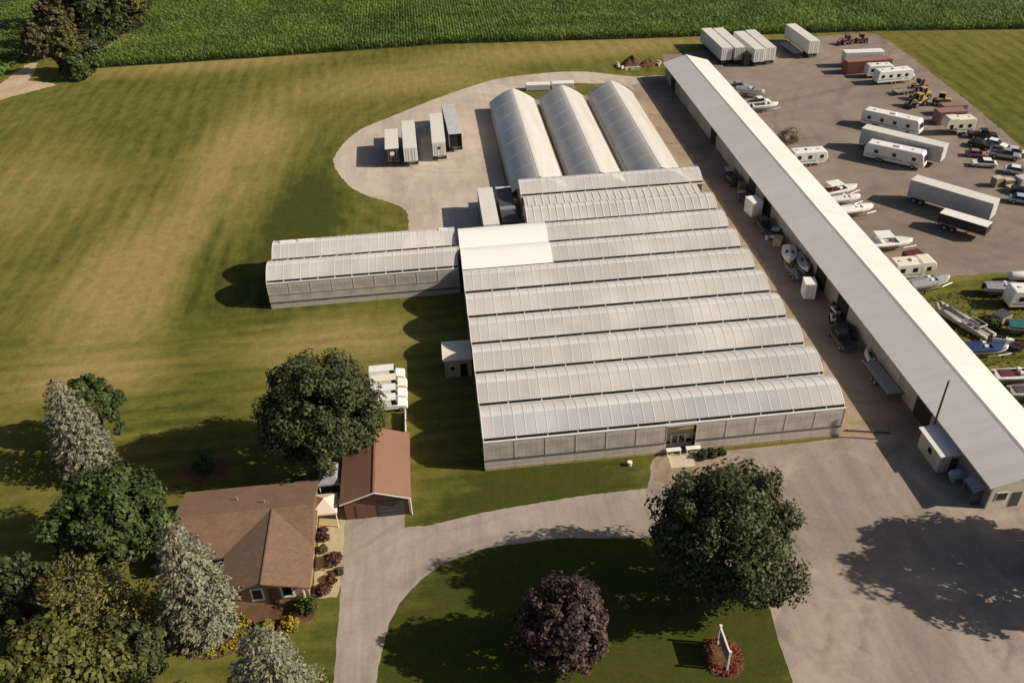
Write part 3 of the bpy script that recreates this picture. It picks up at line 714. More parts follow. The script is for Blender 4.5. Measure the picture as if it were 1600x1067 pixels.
hoop_house(23.7, 33.3, 138.0, 182.3, 'middle one of the three long hoop houses')
hoop_house(34.4, 44.2, 138.0, 182.8, 'rightmost of the three long hoop houses next to the barn lane')

# ================================================================== LONG BARN
barn = thing('storage_barn', 'very long white metal roofed storage barn running along the right side', 'barn', (59.25, 59.2, 0))
BLEN = 135.4; EZ, RZ_, EW = 3.6, 5.15, 5.25
for sx in (-1, 1):
    pts = [(sx * EW, EZ), (0, RZ_), (0, RZ_ - 0.14), (sx * EW, EZ - 0.14)]
    MB().ext(pts, 'y', -0.35, BLEN + 0.35).build('roof_slope', M['barnroof'], barn)
MB().ext([(-0.28, RZ_ - 0.07), (0, RZ_ + 0.05), (0.28, RZ_ - 0.07), (0.28, RZ_ - 0.11), (0, RZ_ + 0.005), (-0.28, RZ_ - 0.11)], 'y', -0.37, BLEN + 0.37).build('ridge_cap', M['barnroof'], barn)
WX = 4.55
for sx in (-1, 1):
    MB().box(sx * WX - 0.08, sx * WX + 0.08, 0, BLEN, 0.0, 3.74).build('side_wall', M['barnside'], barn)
for y0, y1 in ((0.02, 0.16), (BLEN - 0.16, BLEN - 0.02)):
    MB().ext([(-WX + 0.08, 0.0), (WX - 0.08, 0.0), (WX - 0.08, 3.7), (0, RZ_ - 0.2), (-WX + 0.08, 3.7)], 'y', y0, y1).build('gable_wall', M['barnwall'], barn)
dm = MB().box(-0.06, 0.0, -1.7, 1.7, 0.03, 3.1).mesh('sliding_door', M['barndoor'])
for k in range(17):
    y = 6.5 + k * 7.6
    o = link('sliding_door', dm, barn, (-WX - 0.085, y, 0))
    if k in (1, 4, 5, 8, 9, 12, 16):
        o.name = 'open_doorway'; o.material_slots[0].link = 'OBJECT'; o.material_slots[0].material = M['interior_black']; o['label'] = 'black panel for the shade in an open doorway'  # solid black panel, the dark of the doorway is its colour
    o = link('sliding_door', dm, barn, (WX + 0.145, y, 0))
for x in (-3.2, 0.4, 2.6):
    f = MB().box(x - 0.65, x + 0.65, -0.03, 0.015, 1.1, 2.3).build('window', M['white'], barn)
    MB().box(x - 0.55, x + 0.55, -0.05, -0.032, 1.2, 2.2).build('pane', M['glass'], f)
MB().box(-2.0, -1.0, -0.04, 0.012, 0.05, 2.1).build('front_door', M['dark'], barn)
for sx in (-1, 1):
    MB().add([(sx * EW, -0.40, EZ - 0.24), (0, -0.40, RZ_ - 0.24), (0, -0.40, RZ_ + 0.012), (sx * EW, -0.40, EZ + 0.012), (sx * EW, -0.36, EZ - 0.24), (0, -0.36, RZ_ - 0.24), (0, -0.36, RZ_ + 0.012), (sx * EW, -0.36, EZ + 0.012)],
             [(0, 1, 2, 3), (7, 6, 5, 4), (0, 4, 5, 1), (1, 5, 6, 2), (2, 6, 7, 3), (3, 7, 4, 0)]).build('gable_trim', M['white'], barn)

ax = thing('office_annex', 'small flat roofed cream office standing against the near end of the long barn', 'shed', (53.6, 67.2, 0))
MB().box(-1.25, 1.05, -2.2, 2.2, 0.0, 2.5).build('wall', M['barnwall'], ax)
MB().add([(-1.55, -2.5, 2.52), (1.2, -2.5, 2.72), (1.2, 2.5, 2.72), (-1.55, 2.5, 2.52), (-1.55, -2.5, 2.66), (1.2, -2.5, 2.86), (1.2, 2.5, 2.86), (-1.55, 2.5, 2.66)],
         [(3, 2, 1, 0), (4, 5, 6, 7), (0, 1, 5, 4), (1, 2, 6, 5), (2, 3, 7, 6), (3, 0, 4, 7)]).build('roof', M['white'], ax)
f = MB().box(-1.29, -1.252, -0.6, 0.3, 1.0, 1.9).build('window', M['white'], ax)
MB().box(-1.31, -1.292, -0.52, 0.22, 1.08, 1.82).build('pane', M['glass'], f)
MB().box(0.0, 0.85, -2.24, -2.202, 0.05, 2.05).build('door', M['dark'], ax)

tk = thing('gas_tank', 'pale blue grey rounded gas tank in the shade beside the small office', 'tank', (54.0, 63.6, 0), 0)
rings = []
for x, r_ in ((-1.15, 0.08), (-1.1, 0.3), (-0.9, 0.5), (-0.6, 0.58), (0.6, 0.58), (0.9, 0.5), (1.1, 0.3), (1.15, 0.08)):
    rings.append([(x, r_ * math.cos(2 * math.pi * i / 14), 0.95 + r_ * math.sin(2 * math.pi * i / 14)) for i in range(14)])
MB().loft(rings).build('vessel', M['skyblue'], tk, smooth=True)
for x in (-0.6, 0.6): MB().box(x - 0.1, x + 0.1, -0.45, 0.45, 0, 0.5).build('saddle', M['concrete'], tk)
MB().cyl((0, 0, 1.5), (0, 0, 1.68), 0.18, n=10).build('valve_dome', M['steel'], tk)

eh = thing('entry_hood', 'small grey lean-to hood at the near corner of the long barn', 'shed', (54.1, 60.9, 0))
MB().add([(-0.75, -1.0, 1.9), (0.42, -1.0, 2.4), (0.42, 1.0, 2.4), (-0.75, 1.0, 1.9), (-0.75, -1.0, 2.0), (0.42, -1.0, 2.5), (0.42, 1.0, 2.5), (-0.75, 1.0, 2.0)],
         [(3, 2, 1, 0), (4, 5, 6, 7), (0, 1, 5, 4), (1, 2, 6, 5), (2, 3, 7, 6), (3, 0, 4, 7)]).build('roof', M['steel'], eh)
MB().box(-0.65, 0.40, -0.95, -0.88, 0.0, 1.92).build('side_panel', M['dark'], eh)
for y in (-0.8, 0.9): MB().box(-0.7, -0.62, y - 0.04, y + 0.04, 0, 1.9).build('post', M['steel'], eh)

# pole at the annex
po = thing('utility_pole', 'thin dark utility pole rising behind the small office annex', 'pole', (53.95, 69.85, 0))
MB().cyl((0, 0, 0), (0, 0, 9.0), 0.14, 0.10, n=8).build('shaft', M['bark'], po)
MB().box(-0.1, 0.1, -0.1, 0.1, 9.0, 9.14).build('cap', M['steel'], po)

# ================================================================== HOUSE, GARAGE, SMALL ROOFS
def slab(p, q, r_, s, t=0.16):
    """flat roof slab through four points, t thick downwards"""
    P_ = [Vector(v) for v in (p, q, r_, s)]
    lo = [v - Vector((0, 0, t)) for v in P_]
    return MB().add(P_ + lo, [(0, 1, 2, 3), (7, 6, 5, 4), (0, 4, 5, 1), (1, 5, 6, 2), (2, 6, 7, 3), (3, 7, 4, 0)])
hs = thing('house', 'single storey house with a brown shingle roof and a gabled front wing', 'house', (-22.5, 63, 0))
X = lambda x, y, z: (x + 22.5, y - 63, z)
slab(X(-29.7, 65.8, 4.15), X(-15.45, 65.8, 4.15), X(-15.45, 60.9, 2.8), X(-29.7, 60.9, 2.8)).build('roof', M['shingle'], hs)
slab(X(-29.7, 70.6, 2.8), X(-15.45, 70.6, 2.8), X(-15.45, 65.8, 4.15), X(-29.7, 65.8, 4.15)).build('roof', M['shingle'], hs)
slab(X(-19.7, 66.0, 4.12), X(-19.7, 55.9, 4.12), X(-15.3, 55.9, 2.86), X(-15.3, 66.0, 2.86)).build('wing_roof', M['shingle'], hs)
slab(X(-24.1, 66.0, 2.86), X(-24.1, 56.1, 2.86), X(-19.7, 56.1, 4.12), X(-19.7, 66.0, 4.12)).build('wing_roof', M['shingle'], hs)
MB().box(-6.8, 6.7, -1.7, 6.9, 0, 2.78).build('wall', M['ochre'], hs)
MB().ext([(-0.9, 0), (6.72, 0), (6.72, 2.62), (2.8, 3.82), (-0.9, 2.7)], 'y', -6.1, -1.72).build('wing_wall', M['ochre'], hs)
for x0 in (-6.7, 6.45):
    MB().ext([(-1.65, 2.79), (6.85, 2.79), (2.8, 3.93)], 'x', x0 + 0.02, x0 + 0.2).build('gable_wall', M['ochre'], hs)
for x, w_ in ((1.9, 0.62), (4.75, 0.62)):
    f = MB().box(x - w_, x + w_, -6.22, -6.105, 0.75, 0.95).box(x - w_, x - w_ + .17, -6.22, -6.105, 0.953, 2.3).box(x + w_ - .17, x + w_, -6.22, -6.105, 0.953, 2.3).box(x - w_, x + w_, -6.22, -6.105, 2.303, 2.45).build('window', M['white'], hs)
    MB().box(x - w_ + .172, x + w_ - .172, -6.15, -6.12, 0.955, 2.3).build('pane', M['glass'], f)
f = MB().box(2.9, 3.8, -6.16, -6.105, 0.05, 2.15).build('door', M['brownwall'], hs)
MB().cyl((3.7, -6.20, 1.0), (3.7, -6.165, 1.0), 0.05, n=8).build('handle', M['steel'], f)
for x in (-0.7, 6.5): MB().box(x - .07, x + .07, -7.05, -6.91, 0, 2.75).build('porch_post', M['white'], hs)
for x, y, z in ((-1.2, 5.0, 3.45), (1.8, 3.9, 3.75)): MB().cyl((x, y, z - 0.1), (x, y, z + 0.55), 0.08, n=8).build('vent_pipe', M['steel'], hs)
MB().box(-7.2, -1.7, -2.19, -2.11, 2.6, 2.76).build('gutter', M['brownwall'], hs)
MB().box(-7.2, 7.05, 2.72, 2.88, 4.14, 4.19).build('ridge_cap', M['shingle'], hs)
MB().box(2.72, 2.88, -7.1, 2.7, 4.1, 4.16).build('ridge_cap', M['shingle'], hs)

gr = thing('garage', 'brown metal roofed gable garage at the head of the house drive', 'garage', (-9.3, 71.5, 0))
g0, g1 = -4.6, 5.0
RG = 4.25
slab((0, g0 - .5, RG), (3.75, g0 - .5, 2.9), (3.75, g1 + .2, 2.9), (0, g1 + .2, RG), 0.12).build('roof', M['brownmetal'], gr)
slab((0, g1 + .2, RG), (-3.75, g1 + .2, 2.9), (-3.75, g0 - .5, 2.9), (0, g0 - .5, RG), 0.12).build('roof', M['brownmetal'], gr)
MB().box(-0.12, 0.12, g0 - 0.52, g1 + 0.22, RG - .02, RG + 0.03).build('ridge_cap', M['brownmetal'], gr)
MB().ext([(-3.4, 0), (3.4, 0), (3.4, 2.86), (0, RG - .17), (-3.4, 2.86)], 'y', g0, g1).build('wall', M['brownwall'], gr)
for sx in (-1, 1):
    slab((0, g0 - .56, RG - .05), (sx * 3.78, g0 - .56, 2.83), (sx * 3.78, g0 - .503, 2.83), (0, g0 - .503, RG - .05), 0.14).build('gable_trim', M['white'], gr)
dd = MB().box(0.1, 2.9, g0 - 0.06, g0 - 0.005, 0.03, 2.3).build('garage_door', M['dark'], gr)
for z in (0.6, 1.15, 1.7): MB().box(0.12, 2.88, g0 - 0.075, g0 - 0.062, z, z + 0.03).build('door_seam', M['black'], dd)
MB().box(-2.2, -1.3, g0 - 0.06, g0 - 0.005, 0.03, 2.1).build('side_door', M['brownwall'], gr)
MB().cyl((3.62, g0 - 0.1, 0.0), (3.62, g0 - 0.1, 2.8), 0.07, n=8).build('downspout', M['white'], gr)

def canopy(label, loc, w, d, zt, ze, mat_, name='garden_canopy'):
    t = thing(name, label, 'canopy', loc)
    MB().add([(-w, -d, ze), (w, -d, ze), (w, d, ze), (-w, d, ze), (0, 0, zt), (-w, -d, ze - .22), (w, -d, ze - .22), (w, d, ze - .22), (-w, d, ze - .22)],
             [(0, 1, 4), (1, 2, 4), (2, 3, 4), (3, 0, 4), (0, 5, 6, 1), (1, 6, 7, 2), (2, 7, 8, 3), (3, 8, 5, 0), (5, 8, 7, 6)]).build('canopy_roof', mat_, t)
    lg = MB().cyl((0, 0, 0), (0, 0, ze - 0.05), 0.06, n=6).mesh('leg', M['white'])
    for sx in (-1, 1):
        for sy in (-1, 1): link('leg', lg, t, (sx * (w - 0.12), sy * (d - 0.12), 0))
    return t
M['canvas'] = paint('pale_pink_canvas', (0.66, 0.54, 0.44), 0.8, var=0.05)
canopy('pale canvas pyramid canopy between house and garage', (-14.75, 67.4, 0), 1.35, 1.5, 3.1, 2.25, M['canvas'])
canopy('grey hip roofed canopy behind the pale canvas one', (-14.4, 71.9, 0), 1.25, 1.75, 3.15, 2.35, M['greytarp'])

ss = thing('side_shed', 'small cream flat roofed shed on the left side of the greenhouse', 'shed', (0.75, 91.9, 0))
MB().box(-1.7, 1.8, -1.85, 1.85, 0, 2.82).build('wall', M['tan'], ss)
MB().box(-1.9, 1.88, -2.1, 2.05, 2.83, 3.0).build('roof', M['cream'], ss)
MB().box(0.3, 1.2, -1.90, -1.855, 0.05, 2.1).build('door', M['glass'], ss)
f = MB().box(-1.1, -0.3, -1.89, -1.855, 1.1, 1.9).build('window', M['white'], ss)
MB().box(-1.02, -0.38, -1.91, -1.892, 1.18, 1.82).build('pane', M['glass'], f)

ds = thing('loading_shed', 'dark flat roofed loading shed beside the trailer backed to the white roof', 'shed', (11.4, 131.6, 0))
MB().box(-1.1, 1.3, -6.0, 6.4, 0, 2.9).build('wall', M['dark'], ds)
MB().box(-1.2, 1.4, -6.1, -0.8, 2.91, 3.02).build('roof', M['dark'], ds)
MB().box(-1.2, 1.4, -0.6, 6.3, 2.91, 3.06).build('roof', M['dark'], ds)
MB().box(-1.25, 1.45, 6.31, 6.75, 2.9, 3.1).build('roof_edge', M['white'], ds)
MB().box(-1.2, 1.4, -1.9, -0.81, 3.025, 3.2).build('roof_unit', M['steel'], ds)

# ================================================================== VEHICLES
def wheel_pair_mesh(r, w): return MB().cyl((0, -w / 2, 0), (0, w / 2, 0), r, n=14).mesh('wheel', M['tyre'])
def add_wheels(t, xs, half, r=0.33, w=0.24, n_side=(-1, 1)):
    wm = wheel_pair_mesh(r, w); rm = MB().cyl((0, -w / 2 - 0.02, 0), (0, w / 2 + 0.02, 0), r * 0.55, n=10).mesh('rim', M['rim'])
    for x in xs:
        for s in n_side:
            o = link('wheel', wm, t, (x, s * half, r)); link('rim', rm, o)

def semi(label, loc, rz, Ln=14.6, H=4.0, side='white', roof='trailer_roof', doors='white', W=2.55, group=None, logo=None, open_end=False):
    t = thing('semi_trailer', label, 'trailer', (*loc, 0), R(rz), group)
    zb = 1.15; a, b = -Ln / 2, Ln / 2; w = W / 2
    bd = MB()
    bd.box(a + 0.06, b - 0.05, -w, -w + 0.05, zb, H - 0.05).box(a + 0.06, b - 0.05, w - 0.05, w, zb, H - 0.05)
    bd.build('side_wall', M[side], t)
    MB().box(b - 0.05, b, -w, w, zb, H - 0.04).build('front_wall', M[side], t)
    MB().box(a + 0.06, b - 0.05, -w + 0.051, w - 0.051, zb - 0.12, zb + 0.04).build('floor', M['dark'], t)
    MB().box(a, b, -w - 0.02, w + 0.02, H - 0.045, H).build('roof', M[roof], t, bevel=0.02)
    rb_ = MB(); x = a + 0.6
    while x < b - 0.3: rb_.box(x - 0.03, x + 0.03, -w + 0.05, w - 0.05, H + 0.002, H + 0.022); x += 1.22
    rb_.build('roof_bow', M[roof], t, kind='stuff')
    sp = MB(); x = a + 0.5
    while x < b - 0.2: sp.box(x - 0.03, x + 0.03, -w - 0.025, -w - 0.002, zb + 0.05, H - 0.1).box(x - 0.03, x + 0.03, w + 0.002, w + 0.025, zb + 0.05, H - 0.1); x += 0.61
    sp.build('side_post', M[side], t, kind='stuff')
    for s in (-1, 1):
        MB().box(a + 0.1, b - 0.1, s * (w + 0.012) - 0.02, s * (w + 0.012) + 0.02, zb - 0.1, zb + 0.04).build('bottom_rail', M['steel'], t)
    if open_end:
        MB().box(a + 0.3, a + 0.34, -w + 0.06, w - 0.06, zb + 0.05, H - 0.1).build('inside_dark', M['interior_black'], t, label='black sheet for the shade inside the open rear end')  # black sheet added just inside, stands for the trailer's shaded interior
    else:
        for s in (-1, 1):
            d = MB().box(a, a + 0.055, min(s * 0.02, s * (w - 0.03)), max(s * 0.02, s * (w - 0.03)), zb, H - 0.1).build('rear_door', M[doors], t)
            for y in (0.35, 0.8): MB().cyl((a - 0.02, s * y, zb + 0.1), (a - 0.02, s * y, H - 0.2), 0.025, n=6).build('lock_rod', M['steel'], d)
    if logo:
        MB().cyl((a - 0.02, 0.02, 2.75), (a - 0.055, 0.02, 2.75), 0.46 if logo == 'white' else 0.3, n=16).build('door_emblem', M[logo], t)
    fr = MB()
    for s in (-1, 1): fr.box(a + 0.2, b - 1.2, s * 0.5 - 0.06, s * 0.5 + 0.06, zb - 0.42, zb - 0.13)
    fr.box(a + 0.05, a + 0.15, -w + 0.1, w - 0.1, 0.5, 0.62).box(a + 0.05, a + 0.15, -0.7, -0.6, 0.6, zb - 0.12).box(a + 0.05, a + 0.15, 0.6, 0.7, 0.6, zb - 0.12)
    fr.build('chassis', M['dark'], t)
    for s in (-1, 1):
        MB().box(b - 2.9, b - 2.75, s * 0.7 - 0.07, s * 0.7 + 0.07, 0.0, zb - 0.13).build('landing_leg', M['dark'], t)
    add_wheels(t, (a + 1.3, a + 2.55), w - 0.2, 0.5, 0.5)
    return t

semi('semi trailer with black doors bearing a round white emblem, leftmost on the gravel loop', (-7.8, 161.6), 91, 9.8, 3.75, 'black', 'trailer_roof', 'black', logo='white')
semi('white semi trailer with plain white rear doors parked second from left on the gravel loop', (-4.4, 163.2), 91, 14.0, 3.8, 'white', 'trailer_roof', 'white')
semi('semi trailer with a small dark emblem on white doors, third on the gravel loop', (1.2, 165.4), 90, 15.2, 3.8, 'dark', 'trailer_roof', 'white', logo='dark')
semi('semi trailer with an open dark rear end, rightmost on the gravel loop', (4.2, 169.6), 92.5, 16.1, 3.8, 'white_old', 'trailer_grey', 'dark', open_end=True)
semi('white semi trailer backed up against the white greenhouse roof', (8.2, 130.0), -90, 13.4, 4.0, 'white_old', 'trailer_roof', 'white')
semi('white semi trailer at the far left end of the top row by the corn', (70.8, 209.0), 91.5, 16.1, 4.1, 'white')
semi('white semi trailer second from left in the top row with shade painted grey on its rear doors', (73.75, 208.6), 92, 16.1, 4.1, 'white_old', 'trailer_roof', 'trailer_grey')  # doors greyed to carry the shade of the rear end
semi('white semi trailer third from left in the top row by the corn', (77.8, 205.6), 91.5, 14.6, 4.1, 'white')
semi('weathered white semi trailer on the right side of the close cluster by the corn', (80.75, 206.2), 91, 14.6, 4.1, 'white_old', 'white_old', 'white')
semi('white semi trailer standing apart by the corn beside a low flatbed', (92.3, 208.9), 92, 14.6, 4.1, 'white')
semi('long grey white semi trailer parked behind a rounded white coach in the yard', (87.0, 145.2), -47, 15.2, 4.0, 'trailer_grey', 'white_old', 'white')
semi('long semi trailer, sides greyed for shade, beside a short black trailer in the yard', (84.7, 123.0), -51, 13.6, 4.0, 'trailer_grey', 'trailer_roof', 'white')  # side grey carries the shade of the face turned from the sun
semi('short black sided box trailer with a white roof', (83.0, 115.7), -50, 7.4, 2.7, 'black', 'white', 'black', 2.3)
semi('plain white box trailer in front of the red brown container', (101.4, 194.4), -5, 9.0, 3.5, 'white', 'white', 'white')

def container(label, loc, rz, Ln, W, H, side, roof, cat='container', name='cargo_container', z=0.0):
    t = thing(name, label, cat, (*loc, z), R(rz))
    a, b, w = -Ln / 2, Ln / 2, W / 2
    MB().box(a, b, -w, w, 0.12, H - 0.05).build('box_body', M[side], t)
    MB().box(a - 0.02, b + 0.02, -w - 0.02, w + 0.02, H - 0.045, H).build('roof', M[roof], t)
    cg = MB(); x = a + 0.15
    while x < b - 0.1: cg.box(x, x + 0.12, -w - 0.03, -w - 0.002, 0.2, H - 0.15).box(x, x + 0.12, w + 0.002, w + 0.03, 0.2, H - 0.15); x += 0.3
    cg.build('corrugation', M[side], t, kind='stuff')
    for s in (-1, 1):
        d = MB().box(a - 0.05, a - 0.003, min(s * 0.03, s * (w - 0.05)), max(s * 0.03, s * (w - 0.05)), 0.15, H - 0.1).build('door', M[side], t)
        MB().cyl((a - 0.07, s * w * 0.4, 0.2), (a - 0.07, s * w * 0.4, H - 0.15), 0.025, n=6).build('lock_rod', M['steel'], d)
    for x in (a + 0.2, b - 0.2):
        for s in (-1, 1): MB().box(x - 0.15, x + 0.15, s * (w - 0.2) - 0.1, s * (w - 0.2) + 0.1, 0.0, 0.115).build('foot', M['dark'], t)
    return t
container('long red brown container between two white trailers at the far yard edge', (100.8, 190.4), 1, 10.6, 2.5, 2.9, 'red', 'redbrown')
container('small red roofed container beside the cream box in the yard', (103.6, 158.6), -2, 5.6, 2.5, 2.7, 'redbrown', 'redbrown')
container('faded pink red container beside the red roofed one', (106.6, 162.8), -3, 5.0, 2.2, 2.1, 'redbrown', 'redbrown')
container('left one of two low white containers behind the hoop houses', (24.9, 193.2), -6, 5.4, 2.0, 1.4, 'white', 'white')
container('right one of two low white containers behind the hoop houses', (30.6, 193.0), -6, 5.0, 2.0, 1.4, 'white', 'white')
container('white upright storage box standing in the lane shade below the middle of the barn', (52.0, 101.6), 80, 2.0, 1.6, 2.6, 'white', 'white')
container('tall white storage box in the shaded lane, highest up the barn', (52.6, 127.4), 100, 2.6, 1.9, 2.7, 'white', 'white')

def rv(label, loc, rz, Ln=8.0, W=2.45, H=3.05, name='travel_trailer', kind='trailer', body='white', wins=4, group=None):
    t = thing(name, label, 'camper', (*loc, 0), R(rz), group)
    a, b, w = -Ln / 2, Ln / 2, W / 2; z0 = 0.55
    if kind == 'trailer': prof = [(a, z0 + .2), (a + 0.1, z0), (b - 0.5, z0), (b, z0 + 0.7), (b + 0.05, 1.7), (b - 0.25, H - 0.25), (b - 0.6, H), (a + 0.4, H), (a + 0.08, H - 0.3)]
    elif kind == 'motor': prof = [(a, z0 + .1), (a + .1, z0 - .1), (b - .2, z0 - .1), (b, z0 + .2), (b + .03, 1.35), (b - .1, 1.5), (b - .42, H - .3), (b - .7, H), (a + .4, H), (a + .06, H - .3)]
    else: prof = [(a, z0 + .2), (a + .1, z0), (b - 2.4, z0), (b - 2.2, 1.5), (b - .2, 1.5), (b, 1.9), (b - .1, H - .2), (b - .5, H + .15), (b - 2.3, H + .15), (b - 2.7, H), (a + .3, H), (a + .06, H - .3)]
    MB().ext([(x, z) for x, z in prof], 'y', -w, w).build('body', M[body], t, bevel=0.10)
    for s in (-1, 1):
        MB().box(a + 0.35, b - 0.9, s * (w + .006) - .004, s * (w + .006) + .004, 1.05, 1.22).build('side_stripe', M['stripe'], t)
        xs = [a + Ln * f for f in ((0.14, 0.36, 0.58, 0.80) if wins == 4 else (0.2, 0.5, 0.82))]
        for i, x in enumerate(xs):
            f = MB().box(x - 0.36, x + 0.36, s * (w + .012) - .014, s * (w + .012) + .010, 1.55, 2.25).build('window', M['dark'], t)
            MB().box(x - 0.31, x + 0.31, s * (w + .03) - .006, s * (w + .03) + .004, 1.60, 2.20).build('pane', M['glass'], f)
    d = MB().box(a + Ln * .66, a + Ln * .66 + .62, -w - .03, -w - .002, 0.6, 2.35).build('door', M[body], t)
    MB().box(a + Ln * .66 + .5, a + Ln * .66 + .56, -w - .06, -w - .032, 1.4, 1.55).build('handle', M['dark'], d)
    MB().box(-0.5, 0.5, -0.38, 0.38, H + 0.003, H + 0.27).build('roof_unit', M['white'], t, bevel=0.06)
    for x in (a + Ln * .18, a + Ln * .76): MB().box(x - .2, x + .2, -.2, .2, H + .003, H + .1).build('roof_hatch', M['trailer_grey'], t)
    if kind == 'motor':
        MB().add([(b - .02, -w + .25, 1.52), (b - .02, w - .25, 1.52), (b - .36, w - .25, 2.6), (b - .36, -w + .25, 2.6)], [(0, 1, 2, 3)]).build('windshield', M['glass'], t)
        add_wheels(t, (a + Ln * .24, a + Ln * .30, a + Ln * .82), w - .14, .45, .3)
    else:
        add_wheels(t, (a + Ln * .42, a + Ln * .42 + .8), w - .13, .34, .24)
        if kind == 'trailer':
            MB().tube([(b - .3, -.6, .5), (b + 1.1, 0, .45)], .05).tube([(b - .3, .6, .5), (b + 1.1, 0, .45)], .05).cyl((b + 1.0, 0, 0), (b + 1.0, 0, .6), .05).build('tow_frame', M['dark'], t)
    return t
rv('long white motorhome with dark windows parked alone in the upper middle of the yard', (91.0, 157.4), -46, 11.6, 2.5, 3.2, 'motorhome', 'motor')
rv('rounded white coach parked close along the grey semi trailer', (84.6, 142.5), -42, 10.8, 2.5, 3.15, 'motorhome', 'motor', wins=3)
rv('white camper with four dark windows at the far right yard edge', (103.2, 182.5), 3, 8.4)
rv('low white camper just behind the one with four dark windows', (101.8, 186.6), -4, 6.0, 2.3, 2.9, wins=3)
rv('white camper beside the barn with its tongue towards the yard', (68.7, 144.6), 0, 6.8, 2.4, 2.9, wins=3)
rv('beige white fifth wheel camper beside the barn between two boats', (68.6, 104.3), 0, 6.4, 2.45, 2.9, 'fifth_wheel_camper', 'fifth', 'cream', 3)
rv('white boxy camper at the right edge on the rough grass', (81.4, 94.4), -8, 7.2, 2.5, 3.1, wins=3)
rv('cream box camper at the yard edge beside a dark pickup', (102.4, 153.3), 178, 5.9, 2.4, 3.3, 'camper_box', 'fifth', 'cream', 3)

def car(label, loc, rz, color='white', kind='sedan', s=1.0, group=None, name=None):
    nm = {'sedan': 'car', 'pickup': 'pickup_truck', 'van': 'van'}[kind]
    t = thing(name or nm, label, {'sedan': 'car', 'pickup': 'pickup', 'van': 'van'}[kind], (*loc, 0), R(rz), group)
    w = 0.88
    if kind == 'sedan': low = [(-2.15, .35), (-2.2, .75), (-2.05, .95), (-1.2, .98), (.95, .95), (1.9, .82), (2.15, .68), (2.15, .35)]; cab = (-1.75, -1.1, .3, 1.05, .95, 1.42); Lw = (-1.35, 1.35)
    elif kind == 'pickup': low = [(-2.7, .5), (-2.7, 1.05), (-.75, 1.05), (-.7, 1.1), (1.2, 1.1), (2.4, 1.0), (2.65, .8), (2.65, .45)]; cab = (-.72, -.55, .65, 1.3, 1.09, 1.78); Lw = (-1.7, 1.7)
    else: low = [(-2.45, .4), (-2.5, 1.2), (.9, 1.2), (1.3, 1.12), (2.2, .95), (2.45, .75), (2.45, .4)]; cab = (-2.46, -2.35, .95, 1.22, 1.19, 1.92); Lw = (-1.5, 1.55)
    MB().ext(low, 'y', -w, w).build('body', M[color], t, bevel=0.09)
    x0, x1, x2, x3, zb, zt = cab
    wi = w - 0.06; wt = w - 0.2
    MB().loft([[(x0, -wi, zb - .02), (x3, -wi, zb - .02), (x3, wi, zb - .02), (x0, wi, zb - .02)], [(x1, -wt, zt), (x2, -wt, zt), (x2, wt, zt), (x1, wt, zt)]]).build('windows', M['glass'], t)
    MB().box(x1 - .03, x2 + .03, -wt - .03, wt + .03, zt + .002, zt + .06).build('roof', M[color], t, bevel=0.025)
    if kind == 'van':
        MB().loft([[(x0, -wi - .012, 1.2), (.4, -wi - .012, 1.2), (.4, wi + .012, 1.2), (x0, wi + .012, 1.2)], [(x1, -wt - .012, zt), (.35, -wt - .012, zt), (.35, wt + .012, zt), (x1, wt + .012, zt)]]).build('cargo_side', M[color], t)
    if kind == 'pickup': MB().box(-2.55, -.85, -.68, .68, 1.053, 1.075).build('bed_liner', M['black'], t)
    for y in (-.6, .6):
        MB().box(low[-1][0] - .02, low[-1][0] + .02, y - .16, y + .16, .6, .74).build('headlight', M['rim'], t)
        MB().box(low[0][0] - .03, low[0][0] + .01, y - .12, y + .12, .7, .85).build('taillight', M['red'], t)
    add_wheels(t, Lw, w - .08, .34 if kind != 'pickup' else .4, .22)
    if s != 1: t.scale = (s, s, s)
    return t
vl = ['farthest of the four white vans parked side by side by the round tree', 'second farthest white van in the row beside the round tree, slightly pinkish',
      'third white van from the far end of the row beside the round tree', 'nearest of the four white vans parked side by side by the round tree']
for i, (y, c) in enumerate(((91.0, 'white'), (88.95, 'cream'), (86.9, 'white'), (84.95, 'white'))):
    car(vl[i], (-8.35 + (0.15 if i else -0.1), y), 1, c, 'van', 0.95, 'white vans beside the round tree')
car('dark pickup beside the cream box camper', (106.0, 150.2), -20, 'black', 'pickup')
car('white car farthest in the tight cluster at the right yard edge', (106.0, 145.9), -50, 'white', 'sedan')
car('black car touching the white one in the cluster at the right yard edge', (103.3, 146.2), -50, 'black', 'sedan')
car('silver pickup on the right side of the car cluster at the yard edge', (105.0, 140.8), -33, 'silver', 'pickup')
car('small dull red car on the left side of the car cluster at the yard edge', (100.4, 142.4), -25, 'redbrown', 'sedan', .9)
car('white hatchback nearest the camera in the car cluster at the yard edge', (99.4, 138.2), 160, 'white', 'sedan')
car('pale blue car at the right edge below the wooden crates', (98.0, 123.6), -30, 'skyblue', 'sedan')
car('white van tucked behind the camper with four dark windows', (106.9, 185.0), -10, 'white', 'van')
car('silver pickup beyond the far end of the barn side, behind the covered boat', (68.4, 184.6), 5, 'silver', 'pickup')
car('white pickup just in front of the covered boat near the far end of the barn', (69.9, 174.6), 5, 'white', 'pickup')
car('black car deepest in the barn shade near the far end of the lane', (52.7, 139.4), 95, 'black', 'sedan')
car('dark grey pickup in the lane shade just below the tall white box', (52.6, 122.2), 92, 'dark', 'pickup')
car('silver car in the lane shade next to the beige cart', (53.7, 119.6), 60, 'silver', 'sedan', .9)
car('black car in the lane shade below the white storage box', (53.3, 92.0), 85, 'black', 'sedan', .95)

